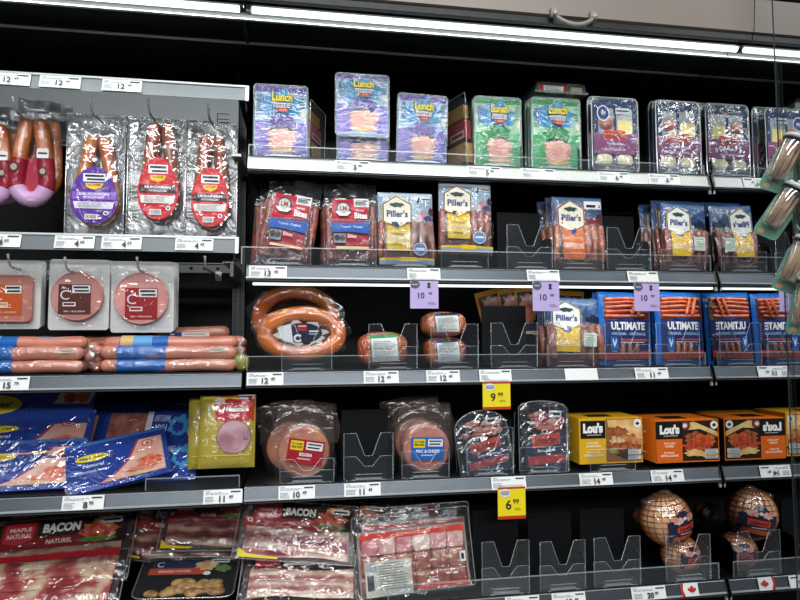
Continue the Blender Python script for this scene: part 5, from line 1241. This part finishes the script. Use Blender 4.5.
# twisted film ends between the two front packs
t = thing('frayed_wiener_ends', 'crinkled film end with wiener tips between the two front wiener packs', 'wieners', (at(92, 367, .03).x, .045, z3))
mb = MB(); R = random.Random(5)
for i in range(7): mb.ellipsoid((R.uniform(-.013, .013), R.uniform(-.012, .02), .012+.008*i), (.012, .012, .010), WN, 12, 8, .2)
mb.build('wiener_ends', t); mb = MB(); mb.ellipsoid((0, -.002, .034), (.020, .024, .034), clear('#ffffff', .08, .35, .1, 1.0, 50), 14, 10, .3); mb.build('film', t)
# fat sausage on top
t = thing('liver_sausage', 'fat dull brown sausage with blue label lying on the wieners at the back', 'sausage', (at(198, 345, .13).x, .13, z3+.0740))
mb = MB(); mb.capsule([(-.085, 0, .014), (0, 0, .0165), (.06, 0, .019)], .0165, food('#8a5040', '#a8705c', 20, .4), 14, .04); mb.build('sausage', t)
art(t, 'label', [('r', 0, 0, 1, 1, ink('#c8c0bc')), ('r', 0, 0, .34, 1, ink('#1c3c80')), ('r', .40, .3, .9, .5, ink('#6a6468')), ('r', .06, .3, .16, .7, ink('#e0e0e8'))], .10, .010, y=-.0172).location = (-.02, 0, .008)
t = thing('liver_sausage', 'fat dull brown sausage lying at the back behind the right wieners', 'sausage', (at(160, 352, .19).x, .19, z3+.0740))
mb = MB(); mb.capsule([(-.12, 0, .013), (0, 0, .013), (.12, 0, .013)], .0130, food('#6e3a30', '#8a5244', 20, .4), 12, .05); mb.build('sausage', t)
# yellow-green bag at the upright
t = thing('relish_bag', 'small clear bag of yellow-green relish with a twisted top beside the upright', 'bag', (at(240, 369, .02).x, .035, z3))
mb = MB(); mb.ellipsoid((0, 0, .020), (.020, .016, .020), food('#8a8a1c', '#b8b43c', 40, .3), 16, 10, .12); mb.build('relish', t)
mb = MB(); mb.ellipsoid((0, 0, .022), (.023, .019, .022), clear('#ffffff', .10, .25, .1, 1.0, 50), 16, 10, .1); mb.tube([(0, 0, .040), (.003, 0, .050), (-.003, 0, .062), (.006, 0, .078)], [.007, .003, .0025, .0045], clear('#ffffff', .5, .3, .1, .8, 60), 8); mb.build('film', t)

# blue meat packs -------------------------------------------------------------
def blue_pack(p_, w, h, tilt, roll, label, yaw=0, style='a', gr='blue sliced meat packs on the fourth shelf'):
    t = thing('blue_meat_pack', label, 'sliced meat pack', p_, tilt, roll, yaw, gr)
    mb = MB(); P = [((u-.5)*w, (1-v)*h) for u, v in outline(('rr', 0, 0, 1, 1, .05, None))]
    mb.prism(P, 0, .004, ink('#2448a8', .15, .4)); mb.prism([(x*.92, h*.05+z*.90) for x, z in P], .004, .020, clear('#dfe6f4', .5, .2, .1, 0, 1, '#9aa8d0')); mb.build('tray', t)
    B = ink('#1f3f98', .16, .5); pink = food('#e4a898', '#f0c8b4', 20, .3)
    if style == 'a':
        A = [('rr', .0, .0, 1, 1, .04, B), ('r', .0, .0, 1, .06, ink('#3c78c8', .16)), ('p', [(.70, .16), (.95, .16), (.95, .90), (.28, .90), (.44, .78), (.58, .55)], ink('#a83848')), ('p', [(.72, .17), (.95, .17), (.95, .89), (.31, .89), (.47, .77), (.61, .55)], pink),
             ('b', .80, .66, .12, .12, food('#d0482c', '#f08c6c', 60)), ('b', .72, .78, .15, .07, food('#d8583c', '#f09c7c', 60)), ('b', .66, .86, .10, .035, ink('#d8c088')), ('e', .80, .28, .06, .07, ink('#c84a48')), ('e', .80, .28, .045, .052, ink('#eec0b0')), leaf(.80, .28, .03, .04, ink('#c84a48')),
             ('e', .25, .34, .16, .075, ink('#f2dc28')), ('t', 'Maple Leaf', .13, .31, .37, .37, ink('#24386a'), {'bold': .03, 'shear': .2}), ('t', 'Natural', .16, .46, .36, .53, ink('#e8eefa'), {'bold': .02}), ('t', 'Smoked ham', .12, .58, .38, .64, ink('#c8d8f4'), {'bold': .02})]
    elif style == 'top':
        A = [('rr', .0, .0, 1, 1, .04, B), ('r', .0, .0, 1, .08, ink('#16307c', .16)), ('e', .28, .42, .22, .22, ink('#f2dc28')), ('t', 'Maple Leaf', .12, .34, .44, .50, ink('#24386a'), {'bold': .03, 'shear': .2}), ('p', [(.76, .12), (1.0, .12), (.97, .40), (.72, .40)], ink('#e8d0c4')), ('b', .83, .26, .05, .12, ink('#c8342c')), ('b', .92, .26, .05, .12, ink('#d8604c'))]
    else:   # upside-down backs
        A = [('rr', .0, .0, 1, 1, .04, B), ('r', .12, .20, .50, .78, food('#8c4a40', '#b87c6c', 30)), ('r', .50, .16, .56, .80, ink('#e0e2e0')), ('t', 'MAPLE LEAF', .58, .24, .74, .38, ink('#b8c8ec'), {'bold': .03, 'rot': 180}), ('t', 'HAM', .60, .44, .72, .60, ink('#b8c8ec'), {'bold': .03, 'rot': 180}), ('b', .85, .48, .11, .24, ink('#4aa0dc')), ('b', .84, .50, .06, .12, ink('#1f3f98')), ('r', .95, .2, .99, .8, ink('#d8c8a8'))]
    art(t, 'label', A, w, h, y=-.0004)
    mb = MB(); mb.grid(lambda a, bb: ((a-.5)*w*1.02, -.003-.0015*mnoise.noise(Vector((a*8, bb*6, p_[0]*10))), bb*h), 12, 10, clear('#ffffff', .02, .20, .08, .9, 22)); mb.build('film', t)
    return t
def WX(a, b, Y): return wid(a, b, 450, Y)
blue_pack(pos(16, 491, .030), WX(-50, 68, .05), .125, 38, -1, 'blue sliced meat pack lowest at the left front, orange ham picture')
blue_pack(pos(20, 460, .075), WX(-50, 80, .09), .130, 42, -2, 'blue sliced meat pack on top of the lowest left one, cut by the frame')
blue_pack(pos(14, 432, .130), WX(-68, 80, .15), .120, 30, 1, 'blue sliced meat pack at the back left with red and white corner', style='top')
blue_pack(pos(36, 468, .135), WX(-20, 89, .14), .170, 36, 2, 'blue sliced meat pack squeezed behind the left front stack', style='a')
blue_pack(pos(142, 486, .075), WX(84, 190, .09), .125, 42, -1, 'blue sliced meat pack turned upside down, lowest in the middle', style='back')
blue_pack(pos(140, 450, .160), WX(86, 188, .13), .130, 38, 2, 'blue sliced meat pack turned upside down at the back of the middle stack', style='back')
blue_pack(pos(144, 440, .225), WX(92, 190, .18), .12, 36, 1, 'blue sliced meat pack deepest in the middle stack', style='top')
t = blue_pack(pos(121, 484, .018), WX(66, 166, .05), .135, 40, 0, 'blue sliced meat pack lying askew on top in the middle, yellow oval logo')
t.rotation_quaternion = (Matrix.Rotation(radians(4), 4, 'Z') @ Matrix.Rotation(radians(-46), 4, 'X') @ Matrix.Rotation(radians(-14), 4, 'Y')).to_quaternion()
# gold ham bags
def gold_bag(pl, pr, pt, yo, label, roll=0, tilt=8):
    Y = SH['L4'][2]+yo; c = (pl+pr)/2; w = wid(pl, pr, 400, Y); z0 = at(c, 468, Y).z; h = (at(c, pt, Y).z-z0)/cos(radians(tilt))
    t = thing('gold_ham_bag', label, 'ham', (at(c, 468, Y).x, Y, z0), tilt, roll, 0, 'gold bags of sliced ham')
    S = pillow(w, h, .012, 5, .0012, pl); bag_mesh(w, h, S, ink('#b3a334', .15, .6)).build('bag', t)
    A = [('r', .06, .02, .94, .06, ink('#dcc83c')), ('p', [(.28, .02), (.98, .02), (.97, .36), (.30, .38)], ink('#c42028')), ('b', .36, .08, .10, .05, ink('#e8d8c8')), ('r', .68, .0, .97, .06, ink('#ececec')), ('r', .72, .02, .94, .04, ink('#26282c')), ('t', 'Natural', .48, .17, .80, .235, ink('#fff4ee'), {'bold': .04}), ('t', 'Ham', .58, .27, .72, .31, ink('#f8dcd0'), {'bold': .02}),
         ('e', .63, .58, .31, .235, ink('#8e5a62')), ('e', .63, .58, .29, .22, food('#a0707c', '#c49aa0', 22, .3)), ('r', .08, .82, .92, .83, ink('#dccc66'))]
    art(t, 'label', A, w, h, S=lambda x, z: S(x, z)-.001, maxe=.02)
    mb = MB(); mb.grid(lambda a, bb: ((a-.5)*w, S((a-.5)*w, bb*h)-.003, bb*h), 12, 12, clear('#ffffff', .0, .14, .09, .8, 30)); mb.build('film', t)
    return t
gold_bag(198, 254.5, 396, .040, 'gold bag of round sliced ham with red label, front one')
gold_bag(188, 244, 398, .080, 'gold bag of sliced ham behind the front one', -1)
# lower left bacon ------------------------------------------------------------
bacon_pack(pos(45, 612, .045), W5(-20, 118, .05, 590), .135, 50, -2, 'bacon pack with bright red and cream stripes at the bottom left corner', 2)
bacon_pack(pos(48, 588, .100), W5(-22, 128, .1), .17, 44, -3, 'bacon pack large and dim, second from the bottom at the left', 3)
bacon_pack(pos(52, 563, .170), W5(-14, 122, .17, 530), .16, 40, -2, 'bacon pack large and dim at the back left', 3)
bacon_pack(pos(40, 545, .235), W5(-30, 112, .23, 530), .15, 38, 0, 'bacon pack deepest at the back left', 3)
bacon_pack(pos(150, 562, .20), W5(112, 184, .2, 540), .14, 38, 10, 'bacon pack small and dark between the two bacon heaps', 3)
bacon_pack(pos(203, 551, .16), W5(158, 246, .16, 530), .14, 40, 3, 'bacon pack with yellow corner above the black tray', 3)
bacon_pack(pos(196, 560, .21), W5(150, 240, .2, 530), .15, 36, 14, 'bacon pack under the one with the yellow corner', 3)
bacon_pack(pos(232, 580, .26), W5(190, 262, .18, 540), .14, 36, 24, 'bacon pack leaning down at the gap between the bays', 3)
# black tray of chicken
p_ = pos(182, 600, .045); w = W5(133, 231, .06, 580); h = .115
t = thing('black_food_tray', 'black rectangular tray of breaded chicken pieces under a clear lid', 'food tray', p_, 62, 3)
mb = MB(); P = [((u-.5)*w, (1-v)*h) for u, v in outline(('rr', 0, 0, 1, 1, .12, None))]; mb.prism(P, .001, .024, plain('#0f1013', .25)); mb.build('tray', t)
R = random.Random(2); mb = MB()
for i in range(22): mb.ellipsoid((R.uniform(-.36, .36)*w, -.002, h*R.uniform(.14, .42)), (R.uniform(.012, .024), .007, R.uniform(.008, .014)), food('#9c6a34', '#dcae6c', 60, .5), 10, 8, .25)
mb.build('chicken_pieces', t)
art(t, 'label', [('r', .10, .10, .90, .30, ink('#1c2a4c')), ('r', .08, .30, .70, .46, ink('#b8432c')), ('b', .68, .24, .12, .12, food('#c89860', '#e8c898', 60)), ('b', .86, .32, .08, .09, ink('#5c7a34')), ('r', .72, .08, .92, .17, ink('#e0e0e0')), ('r', .74, .11, .90, .14, ink('#303438')), ('t', 'C', .15, .14, .22, .27, ink('#e8ecf2'), {'bold': .0}), ('t', 'BREADED CHICKEN', .18, .35, .52, .41, ink('#f0c8b8'), {'bold': .02}), ('e', .70, .44, .04, .05, ink('#e8e8e8'))], w, h, y=-.0105)
mb = MB(); mb.prism([(x*1.04, z*1.03) for x, z in P], -.013, -.0125, clear('#ffffff', .04, .14, .08, .5, 20)); mb.build('lid', t)
mb = MB(); mb.tube([(x*1.04, -.006, z*1.03) for x, z in P], .002, clear('#ffffff', .25, .25, .1, 0, 1, '#9aa0a0'), 6, closed=True); mb.build('rim', t)

# ------------------------------------------------------------------ clear trays
tray_bin('C1', 257, 309, 138, 'clear divider tray in front of the first purple lunch kit')
tray_bin('C1', 338, 388, 137, 'clear divider tray below the tallest purple lunch kit', style='r')
tray_bin('C1', 398, 446, 121, 'clear divider tray with high notched stop on the third purple kit')
tray_bin('C1', 476, 522, 141, 'clear divider tray in front of the left green kit', style='r')
tray_bin('C1', 533, 580, 143, 'clear divider tray in front of the right green kit', style='r')
tray_bin('C1', 590, 636, 134, 'clear divider tray in front of the badge snack tray', style='r')
tray_bin('C1', 656, 700, 134, 'clear divider tray in front of the rightmost snack tray stack', style='r')
tray_bin('C2', 257, 311, 218, 'clear divider tray in front of the tilted red snack bag', style='r')
tray_bin('C2', 328, 376, 220, 'clear divider tray in front of the upright red snack bag', style='r')
tray_bin('C2', 386, 433, 222, 'clear divider tray in front of the short pale blue pack', style='r')
tray_bin('C2', 441, 488, 232, 'clear divider tray under the raised pale blue pack', style='r')
tray_bin('C2', 507, 552, 225, 'empty clear divider tray left of the orange-block packs', True)
tray_bin('C2', 555, 603, 247, 'clear divider tray in front of the orange-block packs')
tray_bin('C2', 607, 650, 228, 'empty clear divider tray between the orange-block and the mirror-side packs', True)
tray_bin('C2', 661, 705, 250, 'clear divider tray in front of the packs by the mirror')
tray_bin('C3', 282, 332, 325, 'clear divider tray in front of the large sausage rings', side=False)
tray_bin('C3', 369, 417, 324, 'clear divider tray in front of the single wrapped coil')
tray_bin('C3', 431, 478, 324, 'clear divider tray in front of the two stacked coils')
tray_bin('C3', 491, 537, 323, 'empty clear divider tray under the gold edged pouches', True)
tray_bin('C3', 548, 593, 323, 'clear divider tray in front of the blue and yellow pack on the third shelf')
tray_bin('C3', 605, 649, 323, 'clear divider tray in front of the left blue sausage pouch')
tray_bin('C3', 656, 699, 323, 'clear divider tray in front of the right blue sausage pouch')
tray_bin('C4', 280, 334, 459, 'clear divider tray in front of the red labelled bologna')
tray_bin('C4', 344, 393, 433, 'empty clear divider tray between the two bologna packs', True)
tray_bin('C4', 402, 449, 451, 'clear divider tray in front of the blue labelled bologna')
tray_bin('C4', 467, 513, 428, 'clear divider tray in front of the left deli meat pack')
tray_bin('C4', 520, 566, 447, 'clear divider tray in front of the right deli meat pack', style='r')
tray_bin('C4', 590, 635, 449, 'clear divider tray in front of the yellow meal box', style='r', yoff=-.004, side=False, depth=.012)
tray_bin('C5', 482, 529, 541, 'empty clear divider tray leftmost on the lowest shelf', True)
tray_bin('C5', 540, 585, 541, 'empty clear divider tray middle one on the lowest shelf', True)
tray_bin('C5', 594, 640, 537, 'empty clear divider tray right one on the lowest shelf', True)
tray_bin('C5', 666, 710, 535, 'clear divider tray in front of the netted hams')

# ------------------------------------------------------------------ clip strip with toothpick jars
xs = 1.170; ys = -.262
ptop = at(776, 60, ys)
t = thing('clip_strip', 'narrow clear hanging strip holding the toothpick jars at the right edge', 'hanging strip', (XM-.004, -.248, EZ-.62))
mb = MB(); mb.box(-.002, -.003, 0, .0, .003, 1.257, clear('#e8ecee', .05, .08, .1, 0, 1, '#808688')); mb.build('strip', t)
def jar(cx, cy, Y, roll, label, yaw=-40, L=.094, rj=.0240):
    p = at(cx, cy, Y); t = thing('toothpick_jar', label, 'toothpick jar', (p.x, Y, p.z), 0, roll, yaw, 'toothpick jars on green cards hanging at the right edge')
    card = plain('#5f9a80', .4)
    mb = MB(); P = outline(('rr', -.027, -.034, .027, .068, .012, None)); mb.prism([(x, -z) for x, z in P], .0235, .0245, card); mb.build('card', t)
    art(t, 'print', [('b', .3, .90, .14, .05, plain('#e0a070', .5))] + lines(.45, .82, .85, .93, 3, plain('#a8c8b8', .5), 3, .4), .054, .102, y=.0232).location.z = -.068
    mb = MB(); n = 22
    mb.tube([(0, 0, -L/2), (0, 0, -L/2+.004), (0, 0, L/2-.008), (0, 0, L/2)], [rj*.9, rj, rj, rj*.9], clear('#ffffff', .07, .22, .05, 0, 1, '#d8d8d4'), 24); mb.build('jar', t)
    mb = MB(); R = random.Random(3)
    wd_ = food('#c8a076', '#dcbc94', 80, .5)
    for i in range(60):
        a = R.uniform(0, 2*pi); q = sqrt(R.random())*rj*.80; a2 = a+R.uniform(-.3, .3)
        mb.tube([(q*cos(a), q*sin(a), -L*.42), (q*cos(a2), q*sin(a2), L*.34)], .00115, wd_, 5)
    o = mb.build('toothpicks', t); o['kind'] = 'stuff'
    mb = MB(); mb.tube([(0, 0, L/2-.004), (0, 0, L/2+.001)], rj*1.08, plain('#141516', .35), 24); mb.build('band', t)
    mb = MB(); mb.tube([(0, 0, L/2+.001), (0, 0, L/2+.008), (0, 0, L/2+.011)], [rj*1.05, rj*1.02, rj*.8], plain('#c9cccc', .3), 24); mb.build('lid', t)
    return t
jar(785, 160, -.285, 27, 'toothpick jar on a green card, topmost of the hanging jars')
jar(782, 208, -.275, 33, 'toothpick jar on a green card, second from the top')
jar(797, 262, -.300, 24, 'toothpick jar on a green card, third from the top')
jar(806, 304, -.32, 12, 'toothpick jar on a green card, lowest of the four')
